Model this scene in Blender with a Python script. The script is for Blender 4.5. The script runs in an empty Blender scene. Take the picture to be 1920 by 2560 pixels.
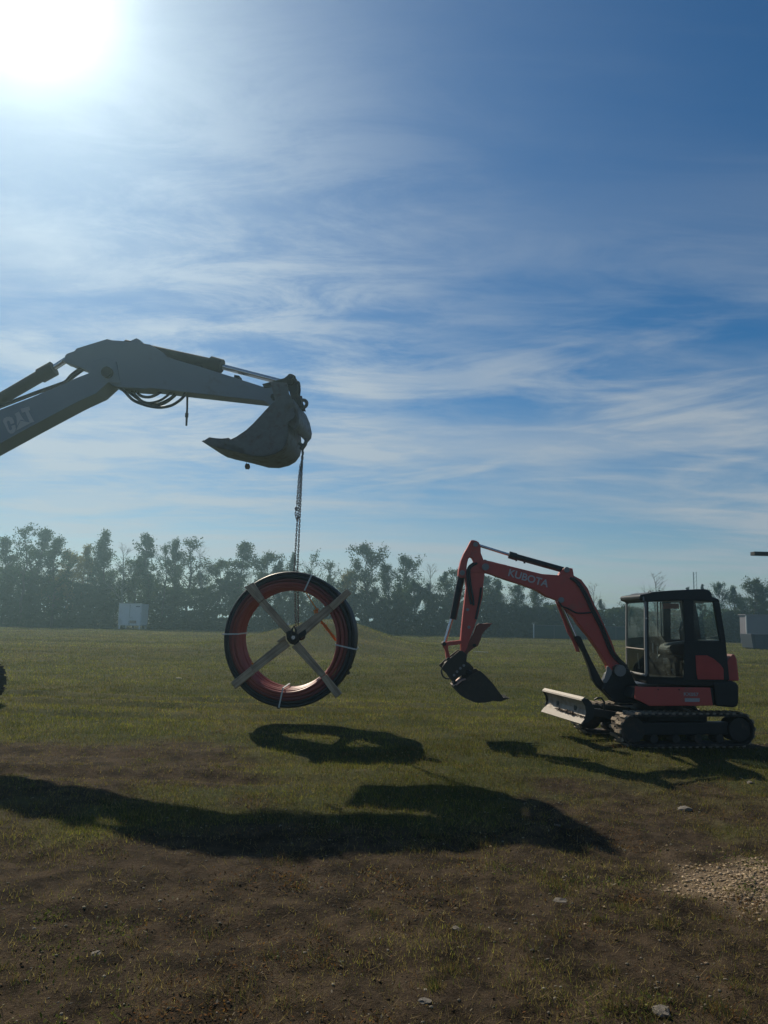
import bpy, bmesh, math, random
import numpy as np
from mathutils import Vector, Matrix, Euler
from mathutils.geometry import tessellate_polygon
R = math.radians
random.seed(7)
rng = np.random.default_rng(11)
scene = bpy.context.scene
COL = scene.collection

# ------------------------------------------------------------------ camera
CAMZ = 2.0
FPX = 1924.0                                   # focal length in photograph pixels (1920 x 2560)
PITCH = math.atan((1546 - 1280) / FPX)
ROLL = R(1.3)
cF = Vector((0, math.cos(PITCH), math.sin(PITCH)))
cU0 = Vector((0, -math.sin(PITCH), math.cos(PITCH)))
cX0 = Vector((1, 0, 0))
cR = cX0 * math.cos(ROLL) + cU0 * math.sin(ROLL)
cU = cU0 * math.cos(ROLL) - cX0 * math.sin(ROLL)
CAM = Vector((0, 0, CAMZ))
cam_data = bpy.data.cameras.new('camera')
cam = bpy.data.objects.new('camera', cam_data)
COL.objects.link(cam)
cam.matrix_world = Matrix((
    (cR.x, cU.x, -cF.x, CAM.x), (cR.y, cU.y, -cF.y, CAM.y), (cR.z, cU.z, -cF.z, CAM.z), (0, 0, 0, 1)))
cam_data.sensor_fit = 'VERTICAL'
cam_data.sensor_height = 36
cam_data.lens = 36 * FPX / 2560
cam_data.clip_end = 5000
cam_data.clip_start = 0.05
scene.camera = cam

def ray(u, v):
    return cF * FPX + cR * (u - 960) + cU * (1280 - v)

def at(u, v, Y):
    d = ray(u, v)
    return CAM + d * (Y / d.y)

def ground_at(u, v, z=0.0):
    d = ray(u, v)
    return CAM + d * ((z - CAMZ) / d.z)

# ------------------------------------------------------------------ sky, sun, exposure
sd = ray(56, -55).normalized()
SUN_EL = math.asin(sd.z)
SUN_AZ = math.atan2(sd.x, sd.y)                # clockwise from +Y
SUNV = sd
scene.view_settings.view_transform = 'Standard'
scene.view_settings.look = 'None'
scene.view_settings.exposure = 0.0
scene.view_settings.gamma = 1.0
scene.view_settings.use_curve_mapping = False
scene.cycles.use_denoising = True
scene.cycles.max_bounces = 8
scene.cycles.transparent_max_bounces = 16
scene.cycles.volume_bounces = 0
scene.cycles.sample_clamp_indirect = 4.0

sun_d = bpy.data.lights.new('sun', 'SUN')
sun_d.energy = 5.0
sun_d.angle = R(0.53)
sun_d.color = (1.0, 0.88, 0.70)
sun = bpy.data.objects.new('sun', sun_d)
COL.objects.link(sun)
sun.rotation_euler = (-SUNV).to_track_quat('-Z', 'Y').to_euler()
sun.location = (-10, 20, 30)

class NT:
    """tiny helper to wire node trees"""
    def __init__(s, tree):
        s.t = tree; s.n = tree.nodes; s.l = tree.links
    def add(s, typ, **kw):
        n = s.n.new(typ)
        for k, v in kw.items():
            setattr(n, k, v)
        return n
    def put(s, sock, v):
        if isinstance(v, bpy.types.NodeSocket):
            s.l.new(v, sock)
        elif v is not None:
            sock.default_value = v
    def math(s, op, a, b=None, c=None, clamp=False):
        n = s.add('ShaderNodeMath', operation=op, use_clamp=clamp)
        s.put(n.inputs[0], a)
        if b is not None: s.put(n.inputs[1], b)
        if c is not None: s.put(n.inputs[2], c)
        return n.outputs[0]
    def mix(s, f, a, b, mode='MIX'):
        n = s.add('ShaderNodeMix', data_type='RGBA', blend_type=mode)
        s.put(n.inputs[0], f); s.put(n.inputs[6], a); s.put(n.inputs[7], b)
        return n.outputs[2]
    def noise(s, vec, scale=5, detail=4, rough=0.5, dist=0.0, dim='3D'):
        n = s.add('ShaderNodeTexNoise', noise_dimensions=dim)
        if vec is not None: s.l.new(vec, n.inputs['Vector'])
        n.inputs['Scale'].default_value = scale
        n.inputs['Detail'].default_value = detail
        n.inputs['Roughness'].default_value = rough
        n.inputs['Distortion'].default_value = dist
        return n.outputs['Fac']
    def ramp(s, fac, lo, hi, a=0.0, b=1.0):
        n = s.add('ShaderNodeMapRange', clamp=True, interpolation_type='SMOOTHSTEP')
        s.put(n.inputs[0], fac)
        n.inputs[1].default_value = lo; n.inputs[2].default_value = hi
        n.inputs[3].default_value = a; n.inputs[4].default_value = b
        return n.outputs[0]
    def mapping(s, vec, scale=(1, 1, 1), rot=(0, 0, 0), loc=(0, 0, 0)):
        n = s.add('ShaderNodeMapping')
        s.l.new(vec, n.inputs[0])
        n.inputs['Location'].default_value = loc
        n.inputs['Rotation'].default_value = rot
        n.inputs['Scale'].default_value = scale
        return n.outputs[0]

world = bpy.data.worlds.new('World')
scene.world = world
world.use_nodes = True
wt = NT(world.node_tree)
wt.n.clear()
w_out = wt.add('ShaderNodeOutputWorld')
w_bg = wt.add('ShaderNodeBackground')
wt.l.new(w_bg.outputs[0], w_out.inputs[0])
sky = wt.add('ShaderNodeTexSky', sky_type='NISHITA')
sky.sun_disc = False
sky.sun_elevation = SUN_EL
sky.sun_rotation = SUN_AZ
sky.altitude = 300
sky.air_density = 1.0
sky.dust_density = 0.25
sky.ozone_density = 3.0
SKY_STRENGTH = 0.06
w_bg.inputs[1].default_value = SKY_STRENGTH
tc = wt.add('ShaderNodeTexCoord')
dirv = tc.outputs['Generated']
sep = wt.add('ShaderNodeSeparateXYZ'); wt.l.new(dirv, sep.inputs[0])
zc = wt.math('ADD', wt.math('MAXIMUM', sep.outputs[2], 0.0), 0.10)
comb = wt.add('ShaderNodeCombineXYZ')
wt.put(comb.inputs[0], wt.math('DIVIDE', sep.outputs[0], zc))
wt.put(comb.inputs[1], wt.math('DIVIDE', sep.outputs[1], zc))
flat = comb.outputs[0]
# cirrus: two stretched noises on the plane of the cloud layer, thinned out high up
m1 = wt.mapping(flat, scale=(0.62, 1.55, 1), rot=(0, 0, R(-14)), loc=(2.35, 0.6, 0))
n1 = wt.noise(m1, scale=0.9, detail=10, rough=0.54, dist=0.4)
m2 = wt.mapping(flat, scale=(0.8, 2.6, 1), rot=(0, 0, R(-30)), loc=(4.1, 2.0, 0))
n2 = wt.noise(m2, scale=1.9, detail=11, rough=0.60, dist=0.8)
m3 = wt.mapping(flat, scale=(0.25, 0.5, 1), rot=(0, 0, R(-10)), loc=(0.4, 0.9, 0))
n3 = wt.noise(m3, scale=0.9, detail=3, rough=0.5)
c1 = wt.ramp(n1, 0.40, 0.64)
c2 = wt.ramp(n2, 0.44, 0.74)
cl = wt.math('ADD', wt.math('MULTIPLY', c1, 0.62), wt.math('MULTIPLY', c2, 0.33))
cl = wt.math('MULTIPLY', cl, wt.ramp(n3, 0.30, 0.62, 0.25, 1.0))
cl = wt.math('MULTIPLY', cl, wt.ramp(sep.outputs[2], 0.30, 0.56, 1.0, 0.10))
# long flat bands low over the trees
el = wt.math('ARCSINE', sep.outputs[2])
azm = wt.math('ARCTAN2', sep.outputs[0], sep.outputs[1])
cb3 = wt.add('ShaderNodeCombineXYZ'); wt.put(cb3.inputs[0], azm); wt.put(cb3.inputs[1], wt.math('SUBTRACT', el, wt.math('MULTIPLY', azm, 0.07)))
n4 = wt.noise(wt.mapping(cb3.outputs[0], scale=(2.2, 13.0, 1), loc=(5.3, 1.1, 0)), scale=1.3, detail=10, rough=0.58, dist=0.5)
c4 = wt.math('MULTIPLY', wt.ramp(n4, 0.46, 0.68), wt.math('MULTIPLY', wt.ramp(el, 0.30, 0.42, 1, 0), wt.ramp(el, 0.02, 0.10)))
cl = wt.math('ADD', cl, wt.math('MULTIPLY', c4, 0.5))
cl = wt.math('ADD', cl, wt.ramp(el, 0.0, 0.30, 0.20, 0.05))
# the broken, dappled sheet of cirrus over the big arm
pd = wt.add('ShaderNodeVectorMath', operation='DOT_PRODUCT')
wt.l.new(dirv, pd.inputs[0]); pd.inputs[1].default_value = tuple(ray(600, 850).normalized())
pmask = wt.math('POWER', wt.math('MAXIMUM', pd.outputs['Value'], 0.0), 38)
n5 = wt.noise(wt.mapping(flat, scale=(1.0, 2.0, 1), rot=(0, 0, R(20)), loc=(7.1, 3.3, 0)), scale=2.4, detail=12, rough=0.68, dist=0.5)
cl = wt.math('ADD', cl, wt.math('MULTIPLY', pmask, wt.ramp(n5, 0.36, 0.66, 0.0, 0.62)))
cl = wt.math('MINIMUM', cl, 0.85)
cdot = wt.add('ShaderNodeVectorMath', operation='DOT_PRODUCT')
wt.l.new(dirv, cdot.inputs[0]); cdot.inputs[1].default_value = tuple(SUNV)
cosd = wt.math('MAXIMUM', cdot.outputs['Value'], 0.0)
def lobe(p, k):
    return wt.math('MULTIPLY', wt.math('POWER', cosd, p), k)
skyc = wt.add('ShaderNodeHueSaturation')
wt.l.new(sky.outputs[0], skyc.inputs['Color'])
skyc.inputs['Hue'].default_value = 0.5
skyc.inputs['Saturation'].default_value = 1.5
skyc.inputs['Value'].default_value = 1.0
# clouds brighten towards the sun as thin ice cloud does
cb = wt.math('ADD', wt.math('ADD', 7.0, lobe(8, 3.0)), lobe(60, 4.0))
ccol = wt.add('ShaderNodeVectorMath', operation='SCALE')
ccol.inputs[0].default_value = (0.93, 1.05, 1.16)
wt.put(ccol.inputs['Scale'], cb)
withcl = wt.mix(cl, skyc.outputs[0], ccol.outputs[0])
# aureole of the sun in the thin high haze, and the blinding disc itself
aur = wt.math('ADD', wt.math('ADD', lobe(8, 1.3), lobe(45, 2.4)), wt.math('ADD', lobe(380, 20.0), lobe(2500, 300.0)))
acol = wt.add('ShaderNodeVectorMath', operation='SCALE')
acol.inputs[0].default_value = (1.0, 1.0, 1.0)
wt.put(acol.inputs['Scale'], aur)
fin = wt.add('ShaderNodeVectorMath', operation='ADD')
wt.l.new(withcl, fin.inputs[0]); wt.l.new(acol.outputs[0], fin.inputs[1])
wt.l.new(fin.outputs[0], w_bg.inputs[0])

# ------------------------------------------------------------------ materials
MATS = {}
def principled(name, col, rough=0.6, metal=0.0, spec=0.5, var=0.12, scale=6.0, bump=0.0, bscale=40.0, dirt=0.0, dirt_col=(0.12, 0.09, 0.06), coat=0.0):
    m = bpy.data.materials.new(name); m.use_nodes = True
    t = NT(m.node_tree); b = t.n['Principled BSDF']
    geo = t.add('ShaderNodeTexCoord')
    vec = geo.outputs['Object']
    n = t.noise(vec, scale=scale, detail=6, rough=0.6)
    dark = tuple(c * (1 - var) for c in col) + (1,)
    lite = tuple(min(1, c * (1 + var)) for c in col) + (1,)
    c = t.mix(n, dark, lite)
    if dirt > 0:
        n2 = t.noise(vec, scale=scale * 0.55, detail=9, rough=0.68)
        f = t.ramp(n2, 0.62 - dirt * 0.3, 0.75 - dirt * 0.15, 0, min(1, 0.35 + dirt))
        c = t.mix(f, c, dirt_col + (1,))
        t.put(b.inputs['Roughness'], t.math('ADD', rough, t.math('MULTIPLY', f, (0.95 - rough) * 0.8)))
    else:
        b.inputs['Roughness'].default_value = rough
    t.put(b.inputs['Base Color'], c)
    b.inputs['Metallic'].default_value = metal
    b.inputs['Specular IOR Level'].default_value = spec
    if coat: b.inputs['Coat Weight'].default_value = coat
    if bump:
        bn = t.add('ShaderNodeBump')
        bn.inputs['Strength'].default_value = bump
        bn.inputs['Distance'].default_value = 0.01
        t.put(bn.inputs['Height'], t.noise(vec, scale=bscale, detail=6, rough=0.6))
        t.l.new(bn.outputs[0], b.inputs['Normal'])
    MATS[name] = m
    return m

def leafy(name, attr=True, col=(0.05, 0.07, 0.03), trans=0.45, var=0.5):
    m = bpy.data.materials.new(name); m.use_nodes = True
    t = NT(m.node_tree); t.n.clear()
    out = t.add('ShaderNodeOutputMaterial')
    if attr:
        a = t.add('ShaderNodeAttribute', attribute_name='col'); c = a.outputs['Color']
    else:
        oi = t.add('ShaderNodeObjectInfo'); a = t.add('ShaderNodeTexCoord')
        n = t.noise(a.outputs['Object'], scale=0.9, detail=4)
        c = t.mix(n, tuple(x * (1 - var) for x in col) + (1,), tuple(x * (1 + var) for x in col) + (1,))
        c = t.mix(t.math('MULTIPLY', oi.outputs['Random'], 0.35), c, (0.10, 0.085, 0.035, 1))
    d = t.add('ShaderNodeBsdfDiffuse'); t.put(d.inputs[0], c)
    tr = t.add('ShaderNodeBsdfTranslucent')
    t.put(tr.inputs[0], t.mix(1.0, c, (1.25, 1.35, 0.75, 1), 'MULTIPLY'))
    mx = t.add('ShaderNodeMixShader'); mx.inputs[0].default_value = trans
    t.l.new(d.outputs[0], mx.inputs[1]); t.l.new(tr.outputs[0], mx.inputs[2])
    t.l.new(mx.outputs[0], out.inputs[0])
    MATS[name] = m
    return m

principled('arm_glare_paint', (0.17, 0.215, 0.26), 0.6, var=0.06, scale=1.5, dirt=0.06)  # yellow machine; the veiling glare's grey-blue is put into the base colour
principled('dark_steel', (0.035, 0.033, 0.031), 0.7, metal=0.1, spec=0.3, var=0.3, dirt=0.3)
principled('worn_steel', (0.13, 0.135, 0.135), 0.6, metal=0.4, var=0.3, scale=12, dirt=0.45, bump=0.3)
principled('rubber', (0.03, 0.03, 0.031), 0.6, var=0.3, dirt=0.15)
principled('track_rubber', (0.035, 0.032, 0.03), 0.95, spec=0.2, var=0.3, dirt=0.5, dirt_col=(0.13, 0.105, 0.08), bump=0.4)
principled('chrome', (0.55, 0.56, 0.58), 0.22, metal=0.9, var=0.05)
principled('machine_red', (0.47, 0.075, 0.06), 0.55, var=0.14, dirt=0.3, dirt_col=(0.26, 0.13, 0.10))
principled('cab_black', (0.016, 0.018, 0.02), 0.5, spec=0.3, var=0.2, dirt=0.12, dirt_col=(0.05, 0.045, 0.038))
principled('cab_grey', (0.20, 0.21, 0.21), 0.5, var=0.15, dirt=0.3)
principled('seat_black', (0.02, 0.02, 0.022), 0.65, var=0.2)
principled('coupler_steel', (0.05, 0.044, 0.036), 0.7, spec=0.3, var=0.3, scale=12, dirt=0.3, dirt_col=(0.09, 0.07, 0.05), bump=0.2)
principled('lug_mud', (0.28, 0.235, 0.18), 0.95, spec=0.1, var=0.35, scale=14, dirt=0.3, dirt_col=(0.06, 0.05, 0.045))
principled('blade_steel', (0.30, 0.27, 0.225), 0.6, metal=0.1, var=0.22, scale=9, dirt=0.55, dirt_col=(0.20, 0.16, 0.12), bump=0.3)
principled('edge_steel', (0.19, 0.165, 0.135), 0.6, metal=0.1, var=0.15, scale=14, dirt=0.2, dirt_col=(0.3, 0.24, 0.19))
principled('mud', (0.11, 0.075, 0.05), 0.95, var=0.35, scale=20, bump=0.6)
principled('white_decal', (0.42, 0.42, 0.42), 0.5, var=0.06)
principled('faded_decal', (0.34, 0.35, 0.35), 0.6, var=0.25, scale=30)
principled('pipe_black', (0.018, 0.019, 0.02), 0.5, var=0.2)
principled('pipe_red', (0.28, 0.055, 0.04), 0.5, var=0.2, dirt=0.1, dirt_col=(0.2, 0.08, 0.05))
principled('pipe_dark_red', (0.15, 0.03, 0.026), 0.4, var=0.2)
principled('strap', (0.55, 0.57, 0.55), 0.5, var=0.1)
principled('orange_rope', (0.75, 0.23, 0.04), 0.8, var=0.2)
principled('chain_steel', (0.10, 0.10, 0.105), 0.5, metal=0.6, var=0.3, scale=30)
principled('shed_white', (0.78, 0.79, 0.80), 0.55, var=0.08, scale=2, dirt=0.2, dirt_col=(0.35, 0.33, 0.3))
principled('siding', (0.17, 0.165, 0.19), 0.7, var=0.08, scale=2)
principled('skip_navy', (0.03, 0.045, 0.06), 0.6, var=0.2)
principled('screen_green', (0.022, 0.05, 0.042), 0.8, var=0.3, scale=3)
principled('post_white', (0.6, 0.62, 0.6), 0.6, var=0.1)
principled('galvanised', (0.12, 0.13, 0.14), 0.5, metal=0.4, var=0.15)
principled('bark', (0.075, 0.062, 0.05), 0.9, var=0.35, scale=3, bump=0.4)
principled('bark_pale', (0.20, 0.19, 0.17), 0.9, var=0.3, scale=2, bump=0.3)
principled('rust_brown', (0.20, 0.07, 0.05), 0.7, var=0.25, dirt=0.3, dirt_col=(0.08, 0.05, 0.04))
principled('stone_pale', (0.13, 0.115, 0.095), 0.85, var=0.35, scale=18, bump=0.4)
principled('sunlit_pink', (0.55, 0.33, 0.25), 0.6, var=0.2)  # sunlight on the small bucket's steel edges, put into the colour

def wood_mat():
    m = bpy.data.materials.new('plank_wood'); m.use_nodes = True
    t = NT(m.node_tree); b = t.n['Principled BSDF']
    a = t.add('ShaderNodeAttribute', attribute_name='uvw')
    v = t.mapping(a.outputs['Vector'], scale=(1.2, 28, 28))
    n = t.noise(v, scale=1.0, detail=6, rough=0.6, dist=0.6)
    n2 = t.noise(a.outputs['Vector'], scale=3, detail=4)
    c = t.mix(t.ramp(n, 0.35, 0.65), (0.32, 0.24, 0.155, 1), (0.54, 0.43, 0.30, 1))
    c = t.mix(t.ramp(n2, 0.45, 0.7, 0, 0.5), c, (0.13, 0.10, 0.075, 1))
    t.put(b.inputs['Base Color'], c)
    b.inputs['Roughness'].default_value = 0.8
    bn = t.add('ShaderNodeBump'); bn.inputs['Strength'].default_value = 0.4; bn.inputs['Distance'].default_value = 0.004
    t.put(bn.inputs['Height'], n); t.l.new(bn.outputs[0], b.inputs['Normal'])
    MATS['plank_wood'] = m
wood_mat()

def glass_mat(name='cab_glass', tint=(0.72, 0.80, 0.78), gl=0.10):
    m = bpy.data.materials.new(name); m.use_nodes = True
    t = NT(m.node_tree); t.n.clear()
    out = t.add('ShaderNodeOutputMaterial')
    tr = t.add('ShaderNodeBsdfTransparent'); tr.inputs[0].default_value = tint + (1,)
    g = t.add('ShaderNodeBsdfGlossy'); g.inputs['Roughness'].default_value = 0.05
    df = t.add('ShaderNodeBsdfTranslucent'); df.inputs[0].default_value = (0.42, 0.46, 0.44, 1)
    lw = t.add('ShaderNodeLayerWeight'); lw.inputs[0].default_value = 0.25
    tcn = t.add('ShaderNodeTexCoord')
    dust = t.ramp(t.noise(tcn.outputs['Object'], scale=5, detail=7, rough=0.7), 0.40, 0.75, 0.04, 0.18)
    m1 = t.add('ShaderNodeMixShader'); t.put(m1.inputs[0], dust)
    t.l.new(tr.outputs[0], m1.inputs[1]); t.l.new(df.outputs[0], m1.inputs[2])
    m2 = t.add('ShaderNodeMixShader'); t.put(m2.inputs[0], t.math('ADD', t.math('MULTIPLY', lw.outputs['Facing'], 0.35), gl * 0.5))
    t.l.new(m1.outputs[0], m2.inputs[1]); t.l.new(g.outputs[0], m2.inputs[2])
    t.l.new(m2.outputs[0], out.inputs[0])
    MATS[name] = m
glass_mat()
leafy('leaves_green', attr=False, col=(0.04, 0.072, 0.026), trans=0.3)
leafy('leaves_yellow', attr=False, col=(0.15, 0.125, 0.045), trans=0.45)
leafy('leaves_pine', attr=False, col=(0.02, 0.035, 0.022), trans=0.1)
leafy('ground_plants', attr=True, trans=0.35)

# ------------------------------------------------------------------ mesh helpers
class MB:
    def __init__(s):
        s.v = []; s.f = []; s.uvw = {}
    def add(s, vs, fs):
        b = len(s.v)
        s.v += [Vector(p) for p in vs]
        s.f += [tuple(i + b for i in f) for f in fs]
        return s
    def prism(s, poly, o0, o1, W):
        """poly of (a, z); W(a, z, o) -> world"""
        n = len(poly)
        vs = [W(a, z, o0) for a, z in poly] + [W(a, z, o1) for a, z in poly]
        fs = [tuple(range(n)), tuple(range(2 * n - 1, n - 1, -1))]
        fs += [(i, (i + 1) % n, n + (i + 1) % n, n + i) for i in range(n)]
        return s.add(vs, fs)
    def strip(s, line, th, o0, o1, W):
        """a bent plate following an open (a, z) line"""
        n = len(line); L = []
        for i, (a, z) in enumerate(line):
            p = line[max(0, i - 1)]; q = line[min(n - 1, i + 1)]
            dx, dz = q[0] - p[0], q[1] - p[1]; l = math.hypot(dx, dz) or 1
            L.append((a - dz / l * th, z + dx / l * th))
        return s.prism(list(line) + L[::-1], o0, o1, W)
    def box(s, c, size, M=None):
        c = Vector(c); hx, hy, hz = size[0] / 2, size[1] / 2, size[2] / 2
        vs = []
        for z in (-hz, hz):
            for x, y in ((-hx, -hy), (hx, -hy), (hx, hy), (-hx, hy)):
                p = Vector((x, y, z))
                if M is not None: p = M @ p
                vs.append(c + p)
        return s.add(vs, [(3, 2, 1, 0), (4, 5, 6, 7), (0, 1, 5, 4), (1, 2, 6, 5), (2, 3, 7, 6), (3, 0, 4, 7)])
    def tube(s, pts, r, n=10, cap=True):
        pts = [Vector(p) for p in pts]
        rr = r if isinstance(r, (list, tuple)) else [r] * len(pts)
        prev = None; rings = []
        for i, p in enumerate(pts):
            d = (pts[min(i + 1, len(pts) - 1)] - pts[max(i - 1, 0)])
            if d.length < 1e-9: d = Vector((0, 0, 1))
            d.normalize()
            if prev is None:
                x = d.orthogonal().normalized()
            else:
                x = (prev - d * prev.dot(d))
                x = x.normalized() if x.length > 1e-6 else d.orthogonal().normalized()
            prev = x; y = d.cross(x)
            rings.append([p + (x * math.cos(2 * math.pi * k / n) + y * math.sin(2 * math.pi * k / n)) * rr[i] for k in range(n)])
        vs = [q for ring in rings for q in ring]; fs = []
        for i in range(len(pts) - 1):
            for k in range(n):
                a = i * n + k; b = i * n + (k + 1) % n
                fs.append((a, b, b + n, a + n))
        if cap:
            fs.append(tuple(range(n - 1, -1, -1))); m = (len(pts) - 1) * n
            fs.append(tuple(range(m, m + n)))
        return s.add(vs, fs)
    def ring(s, c, rad, r, ax, n=24, k=8, ry=None):
        """torus round axis ax"""
        ax = Vector(ax).normalized(); x = ax.orthogonal().normalized(); y = ax.cross(x); c = Vector(c)
        vs = []; fs = []
        for i in range(n):
            t = 2 * math.pi * i / n
            d = x * math.cos(t) + y * math.sin(t)
            for j in range(k):
                a = 2 * math.pi * j / k
                vs.append(c + d * (rad + r * math.cos(a)) + ax * r * math.sin(a))
        for i in range(n):
            for j in range(k):
                fs.append((i * k + j, ((i + 1) % n) * k + j, ((i + 1) % n) * k + (j + 1) % k, i * k + (j + 1) % k))
        return s.add(vs, fs)

BASE = {}
def obj(name, mb, mat, parent=None, bevel=0.0, smooth=None, seg=2):
    base = BASE.get(parent.name, Vector((0, 0, 0))) if parent else Vector((0, 0, 0))
    me = bpy.data.meshes.new(name)
    me.from_pydata([tuple(p - base) for p in mb.v], [], mb.f)
    bm = bmesh.new(); bm.from_mesh(me)
    bmesh.ops.recalc_face_normals(bm, faces=bm.faces)
    if bevel > 0:
        es = [e for e in bm.edges if e.is_manifold and e.calc_face_angle(0) > 0.5]
        try:
            bmesh.ops.bevel(bm, geom=es, offset=bevel, segments=seg, profile=0.6, affect='EDGES', clamp_overlap=True)
        except Exception:
            pass
    bm.to_mesh(me); bm.free()
    if smooth or (smooth is None and bevel == 0):
        try:
            me.polygons.foreach_set('use_smooth', [True] * len(me.polygons))
            me.set_sharp_from_angle(angle=R(35))
        except Exception:
            pass
    if mat is not None: me.materials.append(MATS[mat] if isinstance(mat, str) else mat)
    o = bpy.data.objects.new(name, me); COL.objects.link(o)
    if parent:
        o.parent = parent; BASE[o.name] = base
    else:
        BASE[o.name] = base
    return o
def inst(name, mesh, parent, M):
    o = bpy.data.objects.new(name, mesh); COL.objects.link(o)
    if parent:
        base = BASE.get(parent.name, Vector((0, 0, 0)))
        o.parent = parent; M = Matrix.Translation(-base) @ M
    o.matrix_local = M
    return o
def tag(o, label=None, cat=None, group=None, kind=None):
    if label: o['label'] = label
    if cat: o['category'] = cat
    if group: o['group'] = group
    if kind: o['kind'] = kind
    return o
def root(name, loc, label, cat, group=None):
    o = bpy.data.objects.new(name, None); COL.objects.link(o)
    o.location = loc; o.empty_display_size = 0.3
    BASE[o.name] = Vector(loc)
    return tag(o, label, cat, group)
def raw_mesh(name, co, faces_flat, nper, mat, colors=None, parent=None):
    """fast mesh from numpy: co (N,3), faces (M,nper)"""
    me = bpy.data.meshes.new(name)
    nv = len(co); nf = len(faces_flat)
    me.vertices.add(nv); me.vertices.foreach_set('co', co.astype(np.float32).ravel())
    me.loops.add(nf * nper); me.loops.foreach_set('vertex_index', faces_flat.astype(np.int32).ravel())
    me.polygons.add(nf)
    me.polygons.foreach_set('loop_start', (np.arange(nf) * nper).astype(np.int32))
    me.update(calc_edges=True)
    if colors is not None:
        a = me.color_attributes.new('col', 'FLOAT_COLOR', 'POINT')
        c4 = np.ones((nv, 4), np.float32); c4[:, :3] = colors
        a.data.foreach_set('color', c4.ravel())
    if mat: me.materials.append(MATS[mat] if isinstance(mat, str) else mat)
    o = bpy.data.objects.new(name, me); COL.objects.link(o)
    return o

class Plane:
    """a vertical plane in the world: origin O, horizontal axis S, normal N towards the viewer"""
    def __init__(s, O, S):
        s.O = Vector(O); s.S = Vector(S).normalized(); s.N = Vector((s.S.y, -s.S.x, 0))
        if s.N.y > 0: s.N = -s.N
    def W(s, a, z, o):
        return Vector((s.O.x, s.O.y, 0)) + s.S * a + s.N * o + Vector((0, 0, z))
    def sz(s, u, v, o=0.0):
        P0 = s.O + s.N * o; d = ray(u, v)
        t = (P0 - CAM).dot(s.N) / d.dot(s.N); p = CAM + d * t
        return ((p - s.O).dot(s.S), p.z)
    def p(s, u, v, o=0.0):
        a, z = s.sz(u, v, o); return s.W(a, z, o)

def crop(ox, oy, k):
    return lambda pts: [(ox + x / k, oy + y / k) for x, y in pts]
k1 = crop(0, 800, 4.1475); k2 = crop(400, 850, 3.6867); k3 = crop(520, 1380, 4.1475)
k4 = crop(1060, 1320, 3.7705); k5 = crop(1320, 1440, 2.8603); k6 = crop(680, 1080, 6.143)
k7 = crop(1540, 1460, 5.184); k8 = crop(1080, 1600, 7.541); k9 = crop(1440, 1600, 10.37)

# value noise used for terrain and plant cover
_H = np.random.default_rng(5).random((256, 256))
def vnoise(x, y, s=1.0, o=0):
    x = np.asarray(x, float) / s + 31.7 * o; y = np.asarray(y, float) / s + 17.3 * o
    xi = np.floor(x).astype(int); yi = np.floor(y).astype(int); fx = x - xi; fy = y - yi
    fx = fx * fx * (3 - 2 * fx); fy = fy * fy * (3 - 2 * fy)
    h = lambda a, b: _H[a & 255, b & 255]
    return (h(xi, yi) * (1 - fx) + h(xi + 1, yi) * fx) * (1 - fy) + (h(xi, yi + 1) * (1 - fx) + h(xi + 1, yi + 1) * fx) * fy
def sst(x, a, b):
    t = np.clip((x - a) / (b - a), 0, 1); return t * t * (3 - 2 * t)
def gz(x, y):
    x = np.asarray(x, float); y = np.asarray(y, float)
    sx = np.where(x < -3.4, 5.2, 4.6)
    m = 1.80 * np.exp(-((x + 3.4) / sx) ** 2) * np.exp(-((y - 52) / 9.0) ** 2)
    m += (vnoise(x, y, 2.5, 3) - 0.5) * 0.22 * sst(m, 0.1, 1.0)
    r = np.hypot(x, y)
    fade = 1 - sst(r, 60, 120)
    n = (vnoise(x, y, 3.0, 1) - 0.5) * 0.05 + (vnoise(x, y, 0.7, 2) - 0.5) * 0.035
    n += (vnoise(x, y, 0.22, 4) - 0.5) * 0.036 * (1 - sst(r, 10, 25))
    n += (vnoise(x, y, 0.09, 6) - 0.5) * 0.026 * (1 - sst(r, 7, 15))
    # wheel and track ruts running across in front of the machines
    wob = (vnoise(x, x * 0, 6.0, 41) - 0.5) * 1.6
    for y0, w_, d_ in ((18.6, 0.30, 0.075), (17.3, 0.28, 0.06), (15.6, 0.25, 0.05), (11.6, 0.22, 0.04), (10.2, 0.22, 0.035)):
        q = np.exp(-((y - y0 - wob) / w_) ** 2)
        n += (-q * d_ + np.exp(-((y - y0 - wob - 1.7 * w_) / w_) ** 2) * d_ * 0.5) * (0.35 + 0.65 * sst(-x, -2.5, 3)) * (0.6 + 1.5 * vnoise(x, y, 0.8, 42))
    return m + n * fade
def green(x, y):
    x = np.asarray(x, float); y = np.asarray(y, float)
    g = sst(y + (vnoise(x, y, 4, 7) - 0.5) * 6 + x * 0.3, 6.2, 11.5)
    g = g + (vnoise(x, y, 1.7, 8) - 0.55) * 0.55 + (vnoise(x, y, 0.6, 9) - 0.5) * 0.45
    for o_ in (-0.76, 0.76):                                # soil churned by the tracks of the mini excavator
        d = (y - 13.97) * 0.982 - (x - 4.93) * 0.191 + o_
        g = g - 0.75 * np.exp(-(d / 0.27) ** 2) * sst(x, 3.2, 4.2) * (0.5 + 0.8 * vnoise(x, y, 0.3, 51))
    return np.clip(g, 0, 1)

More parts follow.
